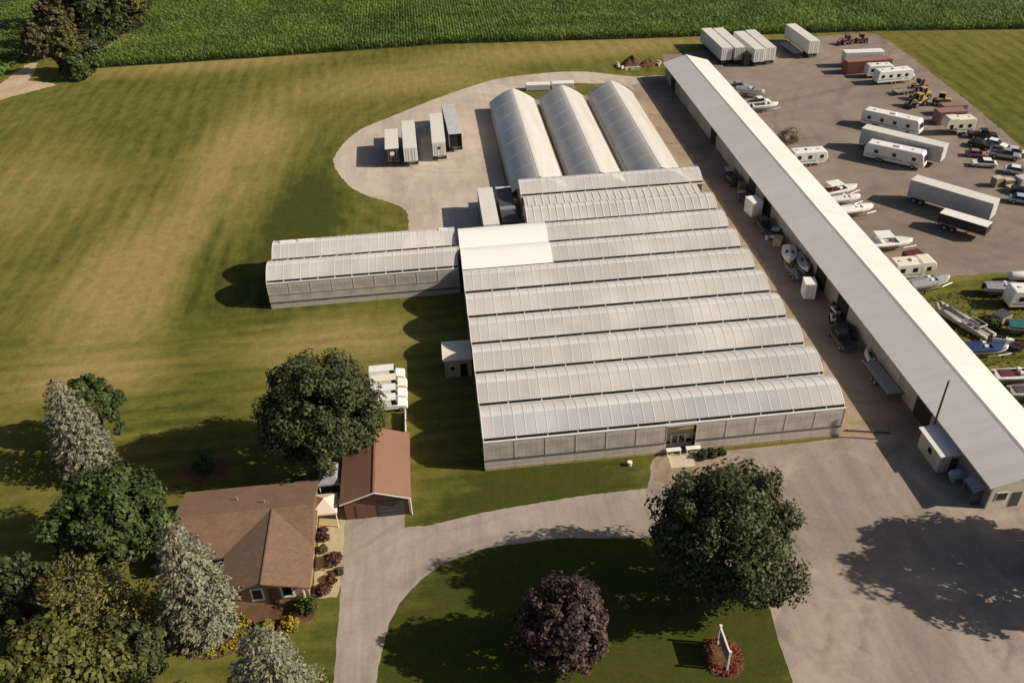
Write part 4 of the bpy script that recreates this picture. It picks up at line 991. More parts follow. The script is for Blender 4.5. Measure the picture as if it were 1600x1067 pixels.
# boats: hull, deck, cockpit, windshield, motor; each on a trailer of its own
def boat(label, loc, rz, Ln=6.0, W=2.3, hull='white', deck='white', well='dark', z=0.55, top=None, cover=None, name='motor_boat'):
    t = thing(name, label, 'boat', (*loc, z), R(rz))
    st = [(0.0, .86, .12, .92), (.15, .95, .06, .93), (.4, 1.0, .03, .96), (.62, .95, .05, 1.02), (.8, .72, .14, 1.08), (.92, .40, .30, 1.13), (1.0, .05, .62, 1.17)]
    rings = []
    for u, wf, zk, zg in st:
        x = -Ln / 2 + u * Ln; w = W / 2 * wf
        rings.append([(x, -w, zg), (x, -w * .86, zg * .55), (x, 0, zk), (x, w * .86, zg * .55), (x, w, zg)])
    MB().loft(rings).build('hull', M[hull], t)
    dk = [[(-Ln / 2 + u * Ln, -W / 2 * wf * 1.02, zg + .01), (-Ln / 2 + u * Ln, W / 2 * wf * 1.02, zg + .01), (-Ln / 2 + u * Ln, W / 2 * wf * .7, zg + .09), (-Ln / 2 + u * Ln, -W / 2 * wf * .7, zg + .09)] for u, wf, zk, zg in st]
    MB().loft(dk).build('deck', M[deck], t)
    MB().box(-Ln * .40, Ln * .10, -W * .33, W * .33, 1.03, 1.11).build('cockpit', M[well], t)
    for y in (-.4, .4): MB().box(-Ln * .05, Ln * .03, y - .22, y + .22, 1.112, 1.5).build('seat', M['white' if well != 'white' else 'dark'], t, bevel=.04)
    MB().add([(Ln * .16, -W * .36, 1.12), (Ln * .16, W * .36, 1.12), (Ln * .10, W * .30, 1.5), (Ln * .10, -W * .30, 1.5), (Ln * .16 - .03, -W * .36, 1.12), (Ln * .16 - .03, W * .36, 1.12), (Ln * .10 - .03, W * .30, 1.5), (Ln * .10 - .03, -W * .30, 1.5)],
             [(0, 1, 2, 3), (7, 6, 5, 4), (0, 4, 5, 1), (1, 5, 6, 2), (2, 6, 7, 3), (3, 7, 4, 0)]).build('windshield', M['glass'], t)
    MB().box(-Ln / 2 - .45, -Ln / 2 - .03, -.2, .2, .5, 1.35).build('outboard_motor', M['black'], t, bevel=.06)
    if top:
        MB().box(-Ln * .34, Ln * .02, -W * .42, W * .42, 2.15, 2.25).build('canvas_top', M[top], t)
        lg = MB().cyl((0, 0, 1.08), (0, 0, 2.149), .03, n=6).mesh('top_post', M['steel'])
        for x in (-Ln * .31, -Ln * .02):
            for y in (-W * .38, W * .38): link('top_post', lg, t, (x, y, 0))
    if cover:
        cv = []
        for u, wf, zk, zg in st[:6]:
            x = -Ln / 2 + u * Ln; w = W / 2 * wf * 1.04
            cv.append([(x, -w, zg - .12), (x, -w, zg + .12), (x, 0, zg + .55 - .3 * abs(u - .4)), (x, w, zg + .12), (x, w, zg - .12)])
        MB().loft(cv).build('cover', M[cover], t)
    bt = thing('boat_trailer', 'steel trailer under the ' + re.split(r' beside | at |,| near | in the | standing ', label)[0], 'boat trailer', (*loc, 0), R(rz))
    MB().box(-Ln * .42, Ln * .3, -.62, -.52, .42, .5).box(-Ln * .42, Ln * .3, .52, .62, .42, .5).box(-Ln * .3, -Ln * .28, -.52, .52, .42, .5).box(Ln * .2, Ln * .22, -.52, .52, .42, .5).tube([(Ln * .3, -.55, .46), (Ln * .62, 0, .46)], .05).tube([(Ln * .3, .55, .46), (Ln * .62, 0, .46)], .05).build('frame', M['steel'], bt)
    MB().box(-Ln * .38, Ln * .25, -.4, -.3, .505, .66).box(-Ln * .38, Ln * .25, .3, .4, .505, .66).build('bunk', M['wood'], bt)
    add_wheels(bt, (-Ln * .16,), W * .42, .3, .2)
    return t
boat('open boat with a dark red interior and a square white top beside the barn', (69.0, 131.0), 12, 7.0, 2.4, 'white', 'white', 'dkred', top='white')
boat('slim white covered boat beside the barn, just below the one with the dark red interior', (68.5, 127.6), 4, 5.6, 1.9, cover='white_old')
boat('white covered boat with a pointed bow, lower of two slim boats beside the barn', (68.8, 123.8), 5, 6.2, 2.3, cover='white')
boat('broad white boat with a large square white hardtop beside the barn', (69.2, 112.4), -2, 7.2, 2.8, 'white', 'white', 'white', top='white')
boat('white bowed boat with a grey cover at the edge of the rough grass', (69.6, 100.6), 8, 6.4, 2.3, cover='greytarp')
boat('grey covered boat near the far end of the barn', (69.9, 180.2), -35, 6.2, 2.3, cover='greytarp')
boat('low white boat in front of the white pickup near the far end of the barn', (70.0, 171.2), 3, 5.6, 2.0)
boat('boat under a bright blue cover beside the near half of the barn', (68.6, 84.4), -8, 6.0, 2.2, 'white', 'white', 'blue', cover='blue')
boat('boat with a dark red interior at the right edge below the blue covered boat', (69.9, 78.6), -6, 6.4, 2.2, 'white_old', 'white_old', 'dkred')
boat('plain grey boat at the right edge, nearest of the boats beside the barn', (69.8, 75.4), -6, 6.0, 2.1, 'greytube', 'greytube', 'dark')
boat('boat under a teal cover at the right edge', (77.2, 88.2), -15, 5.6, 2.1, 'white_old', 'white_old', 'teal', cover='teal')
boat('white tarped boat standing bow out in the lane shade, left one of a pair', (52.7, 111.2), 250, 4.6, 2.2, 'white_old', 'white', 'white', cover='white')
boat('grey white tarped boat in the lane shade, right one of a pair', (54.0, 108.6), 262, 4.8, 2.0, 'white_old', 'white', 'white', cover='greytarp')

pt = thing('pontoon_raft', 'grey tube raft with an upturned bow lying beside the near half of the barn', 'raft', (70.0, 91.2, 0), R(-68))
for y in (-.85, .85):
    MB().tube([(-4.7, y * .3, 1.15), (-4.2, y * .75, .85), (-3.6, y, .62), (0, y, .55), (4.0, y, .55)], [.22, .3, .36, .38, .3], 10).build('tube', M['greytube'], pt, smooth=True)
MB().box(-3.4, 3.6, -.7, .7, .5, .6).build('deck', M['greytube'], pt)
MB().tube([(.2, .75, .9), (.2, .75, 1.5), (2.6, .75, 1.5), (2.6, .75, .9)], .05).tube([(.2, -.75, .9), (.2, -.75, 1.5), (2.6, -.75, 1.5), (2.6, -.75, .9)], .05).tube([(2.6, -.75, 1.5), (2.6, .75, 1.5)], .05).build('rail', M['white'], pt)
for x in (.9, 1.9): MB().box(x - .25, x + .25, -.5, .5, .605, .95).build('seat', M['dark'], pt)

def jet_ski(label, loc, rz, c):
    t = thing('jet_ski', label, 'jet ski', (*loc, 0), R(rz))
    MB().loft([[(-1.4, -.5, .35), (-1.4, .5, .35), (-1.4, .4, .75), (-1.4, -.4, .75)], [(.2, -.55, .3), (.2, .55, .3), (.2, .35, .9), (.2, -.35, .9)], [(1.0, -.35, .4), (1.0, .35, .4), (1.0, .22, .85), (1.0, -.22, .85)], [(1.5, -.05, .6), (1.5, .05, .6), (1.5, .04, .7), (1.5, -.04, .7)]]).build('hull', M[c], t)
    MB().box(-1.1, .1, -.2, .2, .78, 1.02).build('seat', M['black'], t, bevel=.05)
    MB().tube([(.35, 0, .88), (.25, 0, 1.2)], .05).tube([(.25, -.35, 1.2), (.25, .35, 1.2)], .035).build('handlebar', M['dark'], t)
    MB().box(-1.2, .8, -.45, -.35, 0, .36).box(-1.2, .8, .35, .45, 0, .36).build('stand', M['steel'], t)
jet_ski('white jet ski between the grey raft and the teal covered boat', (72.9, 86.6), -30, 'white')
jet_ski('red and black jet ski just right of the white one', (75.0, 85.6), -20, 'red')
jet_ski('black jet ski left of the white one by the blue covered boat', (72.6, 84.9), -35, 'black')

def flat_trailer(label, loc, rz, Ln, W, h=.85, deck='wood', rails=True):
    t = thing('flatbed_trailer', label, 'trailer', (*loc, 0), R(rz))
    npl = max(4, int(W / .28)); pm_ = MB().box(-Ln / 2, Ln / 2, .02, W / npl - .02, h - .05, h).mesh('plank', M[deck])
    for k in range(npl): link('plank', pm_, t, (0, -W / 2 + k * W / npl, 0))
    MB().box(-Ln / 2, Ln / 2, -W / 2 - .06, -W / 2 - .0, h - .16, h + .03).box(-Ln / 2, Ln / 2, W / 2, W / 2 + .06, h - .16, h + .03).box(Ln / 2 + .003, Ln / 2 + .08, -W / 2, W / 2, h - .16, h + .03).box(-Ln / 2 - .08, -Ln / 2 - .003, -W / 2, W / 2, h - .16, h + .03).build('frame', M['dark'], t)
    if rails:
        for s in (-1, 1):
            r_ = MB().box(-Ln / 2, Ln / 2, s * (W / 2 + .11) - .03, s * (W / 2 + .11) + .03, h + .42, h + .48)
            for k in range(5): r_.box(-Ln / 2 + k * (Ln - .06) / 4, -Ln / 2 + k * (Ln - .06) / 4 + .06, s * (W / 2 + .11) - .025, s * (W / 2 + .11) + .025, h - .1, h + .419)
            r_.build('side_rail', M['steel'], t)
    MB().tube([(Ln / 2, -W * .35, h - .15), (Ln / 2 + 1.3, 0, .5)], .06).tube([(Ln / 2, W * .35, h - .15), (Ln / 2 + 1.3, 0, .5)], .06).cyl((Ln / 2 + 1.2, 0, 0), (Ln / 2 + 1.2, 0, .6), .05).build('tow_frame', M['dark'], t)
    add_wheels(t, (-Ln * .12, -Ln * .12 + .85), W / 2 - .12, .36, .22)
    return t
M['greydeck'] = paint('grey_deck_boards', (0.33, 0.33, 0.33), 0.7, var=0.15, scale=2)
flat_trailer('grey decked flatbed trailer with side rails in the lane shade beside the barn', (53.4, 80.9), -88, 6.6, 2.0, .95, 'greydeck')
flat_trailer('long low dark flatbed alongside the lone white semi trailer by the corn', (89.2, 207.4), -86, 9.2, 2.4, 1.0, 'greydeck', False)
flat_trailer('small dark utility trailer at the yard edge near the yellow machines', (102.4, 175.6), 190, 4.2, 2.0, .7, 'wood')

def loader(label, loc, rz, c, s=1.0, boom=True):
    t = thing('wheel_loader', label, 'machine', (*loc, 0), R(rz)); t.scale = (s, s, s)
    MB().ext([(-2.2, .7), (-2.25, 1.7), (-.6, 1.75), (-.5, 1.1), (1.2, 1.0), (1.2, .6)], 'y', -.7, .7).build('body', M[c], t, bevel=.06)
    cb = MB().box(-.75, .45, -.62, .62, 1.76, 2.75).build('cab_glass', M['glass'], t)
    MB().box(-.85, .55, -.7, .7, 2.752, 2.9).build('cab_roof', M[c], t, bevel=.04)
    for x in (-.78, .48):
        for y in (-.65, .65): MB().box(x - .05, x + .05, y - .05, y + .05, 1.7, 2.751).build('cab_post', M[c], t)
    if boom:
        for y in (-.5, .5): MB().tube([(.6, y, 1.5), (1.9, y, 1.9), (2.7, y, .7)], .11).build('lift_arm', M[c], t)
        MB().add([(2.6, -1.1, .15), (2.6, 1.1, .15), (3.5, 1.1, .1), (3.5, -1.1, .1), (2.5, -1.1, 1.0), (2.5, 1.1, 1.0), (2.6, -1.1, .05), (2.6, 1.1, .05), (3.5, 1.1, .02), (3.5, -1.1, .02), (2.4, -1.1, 1.0), (2.4, 1.1, 1.0)],
                 [(0, 1, 2, 3), (0, 4, 5, 1), (6, 9, 8, 7), (10, 6, 7, 11), (3, 2, 8, 9), (4, 10, 11, 5), (0, 3, 9, 6), (1, 7, 8, 2), (0, 6, 10, 4), (1, 5, 11, 7)]).build('bucket', M['dark'], t)
    add_wheels(t, (-1.5, .95), .82, .62, .42)
    return t
loader('yellow loader in front of the other yellow machines at the yard edge', (101.8, 168.2), 200, 'yellow', .95)
loader('yellow loader behind the front one at the yard edge', (104.6, 171.8), 190, 'yellow', .9)
loader('yellow loader on the right next to the faded pink red container', (106.6, 167.8), 150, 'yellow', .95, False)
loader('dull red tractor behind the yellow machines at the yard edge', (106.6, 176.9), 200, 'redbrown', .9)
loader('dull red tractor at the far corner of the yard by the corn', (104.6, 210.2), 185, 'red', .8)
loader('red brown machine right of the red tractor at the far yard corner', (108.4, 210.6), 170, 'redbrown', .8, False)

# crates, tank, small stuff about the yard
def crate(label, loc, rz, a=1.2, b=1.0, h=.9, z=0):
    t = thing('wooden_crate', label, 'crate', (*loc, z), R(rz), 'wooden crates at the yard edge')
    for k in range(4):
        q = .12 + k * (h - .1) / 4
        for s in (-1, 1):
            MB().box(-a / 2, a / 2, s * b / 2 - .02, s * b / 2 + .02, q, q + (h - .1) / 4 - .04).build('slat', M['wood'], t)
            MB().box(s * a / 2 - .02, s * a / 2 + .02, -b / 2 + .02, b / 2 - .02, q, q + (h - .1) / 4 - .04).build('slat', M['wood'], t)
    MB().box(-a / 2 + .03, a / 2 - .03, -b / 2 + .03, b / 2 - .03, 0.0, .11).build('pallet', M['wood'], t)
    MB().box(-a / 2 - .02, a / 2 + .02, -b / 2 - .02, b / 2 + .02, h + .002, h + .05).build('lid', M['concrete'], t)
crate('tan wooden crate on the left of the crate group at the right yard edge', (97.3, 130.4), 10, 1.5, 1.3, 1.6)
crate('tan wooden crate in the middle of the crate group at the right yard edge', (99.2, 130.0), -5, 1.6, 1.3, 1.3)
crate('low tan wooden crate at the front of the crate group at the right yard edge', (98.6, 128.1), 15, 1.5, 1.2, .9)
container('grey metal bin right of the wooden crates at the yard edge', (101.8, 129.8), 10, 2.6, 1.8, 1.7, 'trailer_grey', 'trailer_grey', 'bin', 'metal_bin')
container('small beige cart box in the lane shade beside the barn', (53.0, 116.6), 60, 1.8, 1.2, 1.3, 'tan', 'tan', 'cart', 'cart_box')
container('low grey crate in the lane shade under the black car', (52.8, 133.6), 80, 1.6, 1.2, .9, 'trailer_grey', 'trailer_grey', 'bin', 'metal_bin')
container('dark tarp topped cart parked at the far side of the beige fifth wheel camper', (70.4, 107.4), 10, 2.6, 1.8, 2.2, 'dark', 'dkred', 'cart', 'cart_box')
container('dark round shouldered tank box between the trailers in the top row', (75.5, 200.9), 91, 3.0, 1.6, 2.6, 'dark', 'dark', 'bin', 'metal_bin')

wt = thing('water_tank', 'long white tank lying on the rough grass at the right edge', 'tank', (84.3, 100.8, 0), R(-6))
rings = [[(x, r_ * math.cos(2 * math.pi * i / 12), .85 + r_ * math.sin(2 * math.pi * i / 12)) for i in range(12)] for x, r_ in ((-2.4, .1), (-2.3, .5), (-2.0, .68), (2.0, .68), (2.3, .5), (2.4, .1))]
MB().loft(rings).build('vessel', M['white'], wt, smooth=True)
for x in (-1.3, 1.3): MB().box(x - .12, x + .12, -.5, .5, 0, .4).build('saddle', M['dark'], wt)

def cart(label, loc, rz):
    t = thing('quad_bike', label, 'quad bike', (*loc, 0), R(rz))
    MB().ext([(-.9, .5), (-.85, .85), (-.1, .8), (.3, .95), (.9, .8), (.9, .5)], 'y', -.35, .35).build('body', M['white_old'], t, bevel=.05)
    MB().box(-.6, .1, -.16, .16, .82, 1.0).build('seat', M['black'], t)
    MB().tube([(.35, -.4, 1.1), (.35, .4, 1.1)], .03).tube([(.35, 0, .9), (.35, 0, 1.1)], .04).build('handlebar', M['dark'], t)
    add_wheels(t, (-.6, .6), .42, .3, .24)
cart('white and black quad bike in the lane shade between the storage box and the flatbed', (53.0, 95.0), 70)
cart('second quad bike in the lane shade, right behind the white and black one', (54.0, 96.6), 95)

def barrel(label, loc, c):
    t = thing('barrel', label, 'barrel', (*loc, 0))
    MB().cyl((0, 0, 0), (0, 0, .9), .3, n=14).build('drum', M[c], t)
    rg = MB().cyl((0, 0, -.02), (0, 0, .02), .315, n=14).mesh('hoop_ring', M['dark'])
    for z in (.3, .6): link('hoop_ring', rg, t, (0, 0, z))
    MB().cyl((0, 0, .902), (0, 0, .925), .28, n=14).build('lid', M['dark'], t)
barrel('blue barrel in the lane shade between the two quad bikes and the wall', (54.4, 98.2), 'blue')
barrel('white barrel in the lane shade just above the pair of tarped boats', (53.8, 114.6), 'white')
barrel('rusty barrel in the lane shade just above the tall white box', (53.6, 129.6), 'redbrown')
def pallets(label, loc, rz, n):
    t = thing('pallet_stack', label, 'pallets', (*loc, 0), R(rz))
    for k in range(n):
        pl = MB()
        for q in range(5): pl.box(-.6, .6, -.5 + q * .225, -.5 + q * .225 + .1, k * .15 + .11, k * .15 + .135)
        for q in (-.5, -.05, .4): pl.box(q, q + .1, -.5, .5, k * .15 + .001, k * .15 + .109)
        pl.build('pallet', M['wood'], t, kind='stuff')
pallets('low stack of wooden pallets in the lane shade between flatbed and quad bikes', (53.9, 88.4), 10, 5)
pallets('taller stack of wooden pallets in the lane shade near the black car up the barn', (53.6, 136.4), -8, 9)
car('dark red pickup in the lane shade between the tall box and the low grey crate', (52.9, 131.0), 95, 'dkred', 'pickup', .95)
car('dark green car in the lane shade between the white storage box and the tarped boats', (53.2, 104.8), 88, 'green_paint', 'sedan')
car('white car at the right frame edge behind the wooden crates', (103.4, 134.2), -35, 'white', 'sedan')
car('black pickup at the right frame edge just above the pale blue car', (100.6, 126.2), -35, 'black', 'pickup')
car('grey car squeezed between the silver pickup and the yard edge', (107.6, 141.8), -33, 'trailer_grey', 'sedan')
boat('grey covered boat on the rough grass behind the white boxy camper', (79.2, 97.6), -12, 5.4, 2.1, cover='greytarp')
container('wooden sided junk bin on the rough grass between raft and white camper', (75.4, 91.6), 25, 2.2, 1.6, 1.2, 'tan', 'dark', 'bin', 'junk_bin')
flat_trailer('narrow dark utility trailer in the lane shade just below the tarped boats', (52.2, 106.9), -80, 3.0, 1.4, .6, 'greydeck')
car('charcoal pickup in the lane shade between the pallets and the quad bikes', (51.9, 90.0), 92, 'dark', 'pickup')
container('small dark junk bin in the lane shade above the black car up the barn', (53.2, 142.6), 85, 1.8, 1.3, 1.2, 'dark', 'trailer_grey', 'bin', 'junk_bin')
jet_ski('pale jet ski on a stand in the lane shade beside the charcoal pickup', (54.2, 86.2), 80, 'white_old')
barrel('grey barrel in the lane shade beside the beige cart box', (51.9, 118.4), 'trailer_grey')
hp = thing('drain_pipe', 'thin dark pipe lying on the ground off the near right greenhouse corner', 'pipe', (45.4, 73.0, 0))
MB().cyl((0, 0, .12), (4.9, -1.1, .12), .09, n=8).build('pipe', M['dark'], hp)
for q in (.02, .98): MB().cyl((4.9 * q - .06, -1.1 * q, .12), (4.9 * q + .06, -1.1 * q, .12), .13, n=8).build('coupling', M['black'], hp)

# mulch heap inside a low concrete kerb by the corn
def heap(name, label, cat, loc, rx, ry, h, mat_, seed, n=26, m=9):
    g = random.Random(seed); rings = []
    ph = [g.uniform(0, 6.28) for _ in range(6)]
    for k in range(m + 1):
        u = 1 - k / m; rr = []
        for i in range(n):
            t = 2 * math.pi * i / n
            q = u * (1 + .12 * math.sin(3 * t + ph[0]) + .08 * math.sin(5 * t + ph[1]))
            z = h * (1 - u) ** .8 * (1 + .25 * math.sin(2 * t + ph[2])) + g.uniform(-.06, .06) * (k > 0)
            rr.append((rx * q * math.cos(t) + g.uniform(-.06, .06), ry * q * math.sin(t) + g.uniform(-.06, .06), max(0, z)))
        rings.append(rr)
    t = thing(name, label, cat, loc)
    MB().loft(rings, caps=False).build('mound', mat_, t)
    return t
heap('mulch_heap', 'dark brown mulch heap by the corn edge, larger left one', 'heap', (49.2, 205.2, 0), 2.9, 1.9, 2.0, G['mulch'], 4)
heap('mulch_heap', 'dark brown mulch heap by the corn edge, smaller right one', 'heap', (53.2, 204.6, 0), 2.4, 1.7, 1.5, G['mulch'], 9)
kb = thing('concrete_kerb', 'low pale concrete kerb wall around the mulch heaps', 'wall', (51, 204.4, 0))
blk = MB().box(-.58, .58, -.25, .25, 0, .6).mesh('block', M['concrete'])
for x, y, a in [(-5.2, .2, 60), (-4.6, -1.1, 50), (-3.5, -2.0, 10), (-2.2, -2.1, 3), (-.9, -2.1, -2), (4.9, .9, -60), (4.3, -.6, -70), (-4.9, 1.5, 100)]: link('block', blk, kb, (x, y, 0), R(a))

# front of the greenhouse and house
for lab, x in (('left one of two white display tables at the greenhouse entrance', 24.4), ('right one of two white display tables at the greenhouse entrance', 26.7)):
    t = thing('display_table', lab, 'table', (x, 71.9, 0), 0, 'display tables at the greenhouse entrance')
    MB().box(-.85, .85, -.3, .3, .78, .84).build('table_top', M['white'], t)
    lg = MB().box(-.04, .04, -.04, .04, 0, .78).mesh('leg', M['white'])
    for sx in (-.75, .75):
        for sy in (-.24, .24): link('leg', lg, t, (sx, sy, 0))
bk = thing('bucket', 'small white bucket on the lawn in front of the greenhouse', 'bucket', (19.1, 70.9, 0))
MB().cyl((0, 0, 0), (0, 0, .5), .22, .28, n=12).build('pail', M['white'], bk)
MB().cyl((0, 0, .502), (0, 0, .53), .29, n=12).build('lid', M['white'], bk)
ub = thing('utility_box', 'white upright utility box at the garage front corner', 'box', (-12.45, 68.2, 0), R(-12))
MB().box(-.38, .38, -.28, .28, 0.05, 1.35).build('cabinet', M['white'], ub, bevel=.03)
MB().box(-.42, .42, -.32, .32, 1.352, 1.42).build('lid', M['white'], ub)
MB().box(-.42, .42, -.32, .32, 0, .048).build('plinth', M['concrete'], ub)

# white board fence between the vans and the garage
fn = thing('board_fence', 'narrow white board fence running from the vans to the garage', 'fence', (-6.2, 77.0, 0))
bdm = MB().box(-.02, .02, -.13, .13, .08, 1.1).mesh('board', M['white_old'])
for k in range(24): link('board', bdm, fn, (0.0 + rnd.uniform(-.01, .01), -.2 + k * .29, rnd.uniform(-.03, .03)))
MB().box(.022, .08, -.35, 6.7, .25, .35).box(.022, .08, -.35, 6.7, .8, .9).build('rail', M['white_old'], fn)
for k in range(4): MB().box(.082, .18, -.3 + k * 2.25, -.18 + k * 2.25, 0, 1.15).build('post', M['wood'], fn)

sg = thing('roadside_sign', 'two sided sign board on white posts standing in a round red flower bed', 'sign', (22.0, 45.5, 0), R(90))
fr = MB().box(-1.2, 1.2, -.05, .05, 1.0, 2.4).build('sign_panel', M['sign_face'], sg)
for z in (2.403, .88): MB().box(-1.26, 1.26, -.08, .08, z, z + .117).build('frame_rail', M['white'], fr)
for s in (-1, 1): MB().box(s * 1.36 - .09, s * 1.36 + .09, -.09, .09, 0, 2.65).build('post', M['white'], sg)
for s in (-1, 1): MB().box(s * 1.36 - .12, s * 1.36 + .12, -.12, .12, 2.652, 2.73).build('post_cap', M['white'], sg)

# ================================================================== TREES AND PLANTS
def quad_at(C, N, size, g, asp=1.0, T=None):
    """leaf clump faces: centre, normal, size arrays -> (n,4,3)"""
    n = C.shape[0]
    N = N / np.linalg.norm(N, axis=1, keepdims=True)
    if T is None: T = g.normal(size=(n, 3))
    T = T - (T * N).sum(1, keepdims=True) * N
    T = T / np.maximum(np.linalg.norm(T, axis=1, keepdims=True), 1e-6)
    B = np.cross(N, T)
    s = size[:, None]; a = asp
    return np.stack([C - T * s, C - B * s * a * .55 + T * s * .1, C + T * s, C + B * s * a * .55 + T * s * .1], 1)

def broadleaf(label, name, loc, rx, ry, rz, zc, mat_, seed, clumps=170, per=120, leaf=0.26, lump=0.22, trunk=True, rcl=None, cat='tree', flat=0.0, gap=0.0):
    g = np.random.default_rng(seed)
    t = thing(name, label, cat, (*loc, 0))
    # uneven outline: low-order bumps on the ellipsoid
    ph = g.uniform(0, 6.28, 8)
    def bump(d):
        th = np.arctan2(d[:, 1], d[:, 0]); el = np.arcsin(np.clip(d[:, 2], -1, 1))
        return 1 + lump * (.5 * np.sin(3 * th + ph[0] + 2 * el) + .4 * np.sin(5 * th - 3 * el + ph[1]) + .35 * np.sin(2 * th + 4 * el + ph[2]) + .3 * np.sin(7 * th + 5 * el + ph[3])) * .6
    d = g.normal(size=(clumps * 2, 3)); d /= np.linalg.norm(d, axis=1, keepdims=True)
    d = d[d[:, 2] > -.75][:clumps]
    rad = g.uniform(.55, 1.05, len(d)) ** .6
    rad *= bump(d)
    cc = d * rad[:, None] * np.array([rx, ry, rz]) * .88
    rc = (rcl or rx * .175) * g.uniform(.6, 1.4, len(d))
    keep = g.random(len(d)) > gap
    cc, rc, d = cc[keep], rc[keep], d[keep]
    k = len(cc)
    off = g.normal(size=(k, per, 3)); off /= np.linalg.norm(off, axis=2, keepdims=True)
    rr = g.uniform(.55, 1.08, (k, per, 1)) 
    C = cc[:, None, :] + off * rr * rc[:, None, None] * np.array([1, 1, .85])
    N = off * .8 + d[:, None, :] * .35 + np.array([0, 0, .35]) + g.normal(size=off.shape) * .45
    C = C.reshape(-1, 3); N = N.reshape(-1, 3)
    C[:, 2] += zc
    ok = C[:, 2] > .15
    C, N = C[ok], N[ok]
    V = quad_at(C, N, leaf * g.uniform(.55, 1.3, len(C)), g, 1.2)
    quads_object('crown', V, mat_, t)
    if trunk:
        rr_ = random.Random(seed); base = rx * .075
        tb = MB().tube([(0, 0, 0), (.05, .02, zc * .35), (-.05, .05, zc * .8)], [base * 1.35, base, base * .7], 9)
        for i in range(7):
            a = i * .9 + rr_.uniform(-.3, .3); l = rx * rr_.uniform(.5, .75); z0 = zc * rr_.uniform(.4, .75)
            tb.tube([(0, 0, z0), (math.cos(a) * l * .5, math.sin(a) * l * .5, z0 + rz * .22), (math.cos(a) * l, math.sin(a) * l, z0 + rz * rr_.uniform(.3, .6))], [base * .5, base * .32, base * .1], 6)
        tb.build('trunk', M['bark'], t)
    return t

def spruce(label, name, loc, Rr, H, mat_, seed, levels=30, leaf=.30, dens=1.15, bare=0.0):
    g = np.random.default_rng(seed)
    t = thing(name, label, 'tree', (*loc, 0))
    Cs, Ns, Ts, Ss = [], [], [], []
    for i in range(levels):
        u = i / (levels - 1); z = .5 + (H - .7) * u
        r = Rr * (1 - u) ** .5 * (.72 + .28 * min(1, u * 4)) * (.9 + .1 * math.sin(i * 2.1)) + .12
        nb = int((7 + 11 * (1 - u)) * dens)
        for b in range(nb):
            a = 2 * math.pi * (b + g.uniform(-.3, .3)) / nb + i * 1.7
            rb_ = r * g.uniform(.78, 1.12)
            if g.random() < bare: continue
            dirv = np.array([math.cos(a), math.sin(a), 0]); side = np.array([-dirv[1], dirv[0], 0])
            m = max(5, int(rb_ * 8))
            s = np.sqrt(g.uniform(.1, 1, m))
            wid = (.10 + .22 * rb_ * (1 - s) + .12) * g.uniform(-1, 1, m)
            p = dirv * (s * rb_)[:, None] + side * wid[:, None]
            droop = -.16 * rb_ * s ** 1.2 + .10 * rb_ * np.maximum(0, s - .75)
            p[:, 2] = z + droop + g.normal(0, .06, m)
            Cs.append(p); Ts.append(dirv * 1.0 + side * (wid * 1.5)[:, None] + np.array([0, 0, .15]) + g.normal(0, .25, (m, 3)))
            Ns.append(np.array([0, 0, .75]) + dirv * .55 + g.normal(0, .45, (m, 3))); Ss.append(leaf * g.uniform(.6, 1.25, m))
            # tips stand up a little
            mt = 3; q = dirv * (rb_ * g.uniform(.92, 1.06, mt))[:, None] + side * g.uniform(-.18, .18, mt)[:, None]; q[:, 2] = z - .14 * rb_ + g.uniform(-.05, .12, mt)
            Cs.append(q); Ts.append(dirv + np.array([0, 0, .2]) + g.normal(0, .35, (mt, 3))); Ns.append(np.array([0, 0, .5]) + dirv * .8 + g.normal(0, .4, (mt, 3))); Ss.append(leaf * g.uniform(.6, 1.0, mt))
    C, N, T, S = map(np.concatenate, (Cs, Ns, Ts, Ss))
    ok = C[:, 2] > .08
    quads_object('crown', quad_at(C[ok], N[ok], S[ok], g, .85, T[ok]), mat_, t)
    MB().tube([(0, 0, 0), (0, 0, H * .5), (0, 0, H * .97)], [Rr * .07, Rr * .045, .03], 8).build('trunk', M['bark'], t)
    return t

broadleaf('big round dark green tree between the greenhouse front and the parking lot', 'broadleaf_tree', (23.5, 52.4), 7.1, 6.8, 7.0, 8.0, L['oak'], 21, 250, 160, .21, lump=.3)
broadleaf('round dark green tree behind the garage with white vans at its right', 'broadleaf_tree', (-15.0, 75.9), 6.9, 6.7, 7.0, 8.2, L['oak'], 22, 250, 160, .21, lump=.18)
broadleaf('purple leaved tree on the front lawn', 'purple_tree', (7.6, 47.0), 4.4, 4.2, 4.9, 5.0, L['purple'], 23, 150, 110, .21)
broadleaf('dense mid green tree left of the house', 'broadleaf_tree', (-35.2, 64.8), 6.0, 5.6, 5.2, 6.0, L['maple'], 24, 170, 120, .26, lump=.3)
broadleaf('yellow green tree in the near left corner', 'broadleaf_tree', (-36.0, 47.0), 6.4, 5.4, 4.6, 5.4, L['lime'], 25, 150, 110, .27, lump=.4, gap=.1)
broadleaf('dark leafy tree just outside the lot, shading the front of the barn', 'broadleaf_tree', (62.0, 48.3), 6.6, 7.2, 6.6, 7.8, L['oak'], 26, 170, 110, .3, lump=.35)
broadleaf('thin green tree hidden behind the left silvery spruce', 'broadleaf_tree', (-42.0, 84.0), 3.3, 3.1, 4.6, 4.9, L['maple'], 27, 90, 110, .24, lump=.3, gap=.05)
spruce('silvery blue spruce standing left of the shaded lawn', 'spruce_tree', (-42.6, 78.6), 4.0, 13.6, L['spruce'], 31, 26, .23)
spruce('silvery blue spruce overlapping the left front of the house roof', 'spruce_tree', (-25.4, 54.8), 4.5, 14.4, L['spruce'], 32, 27, .23)
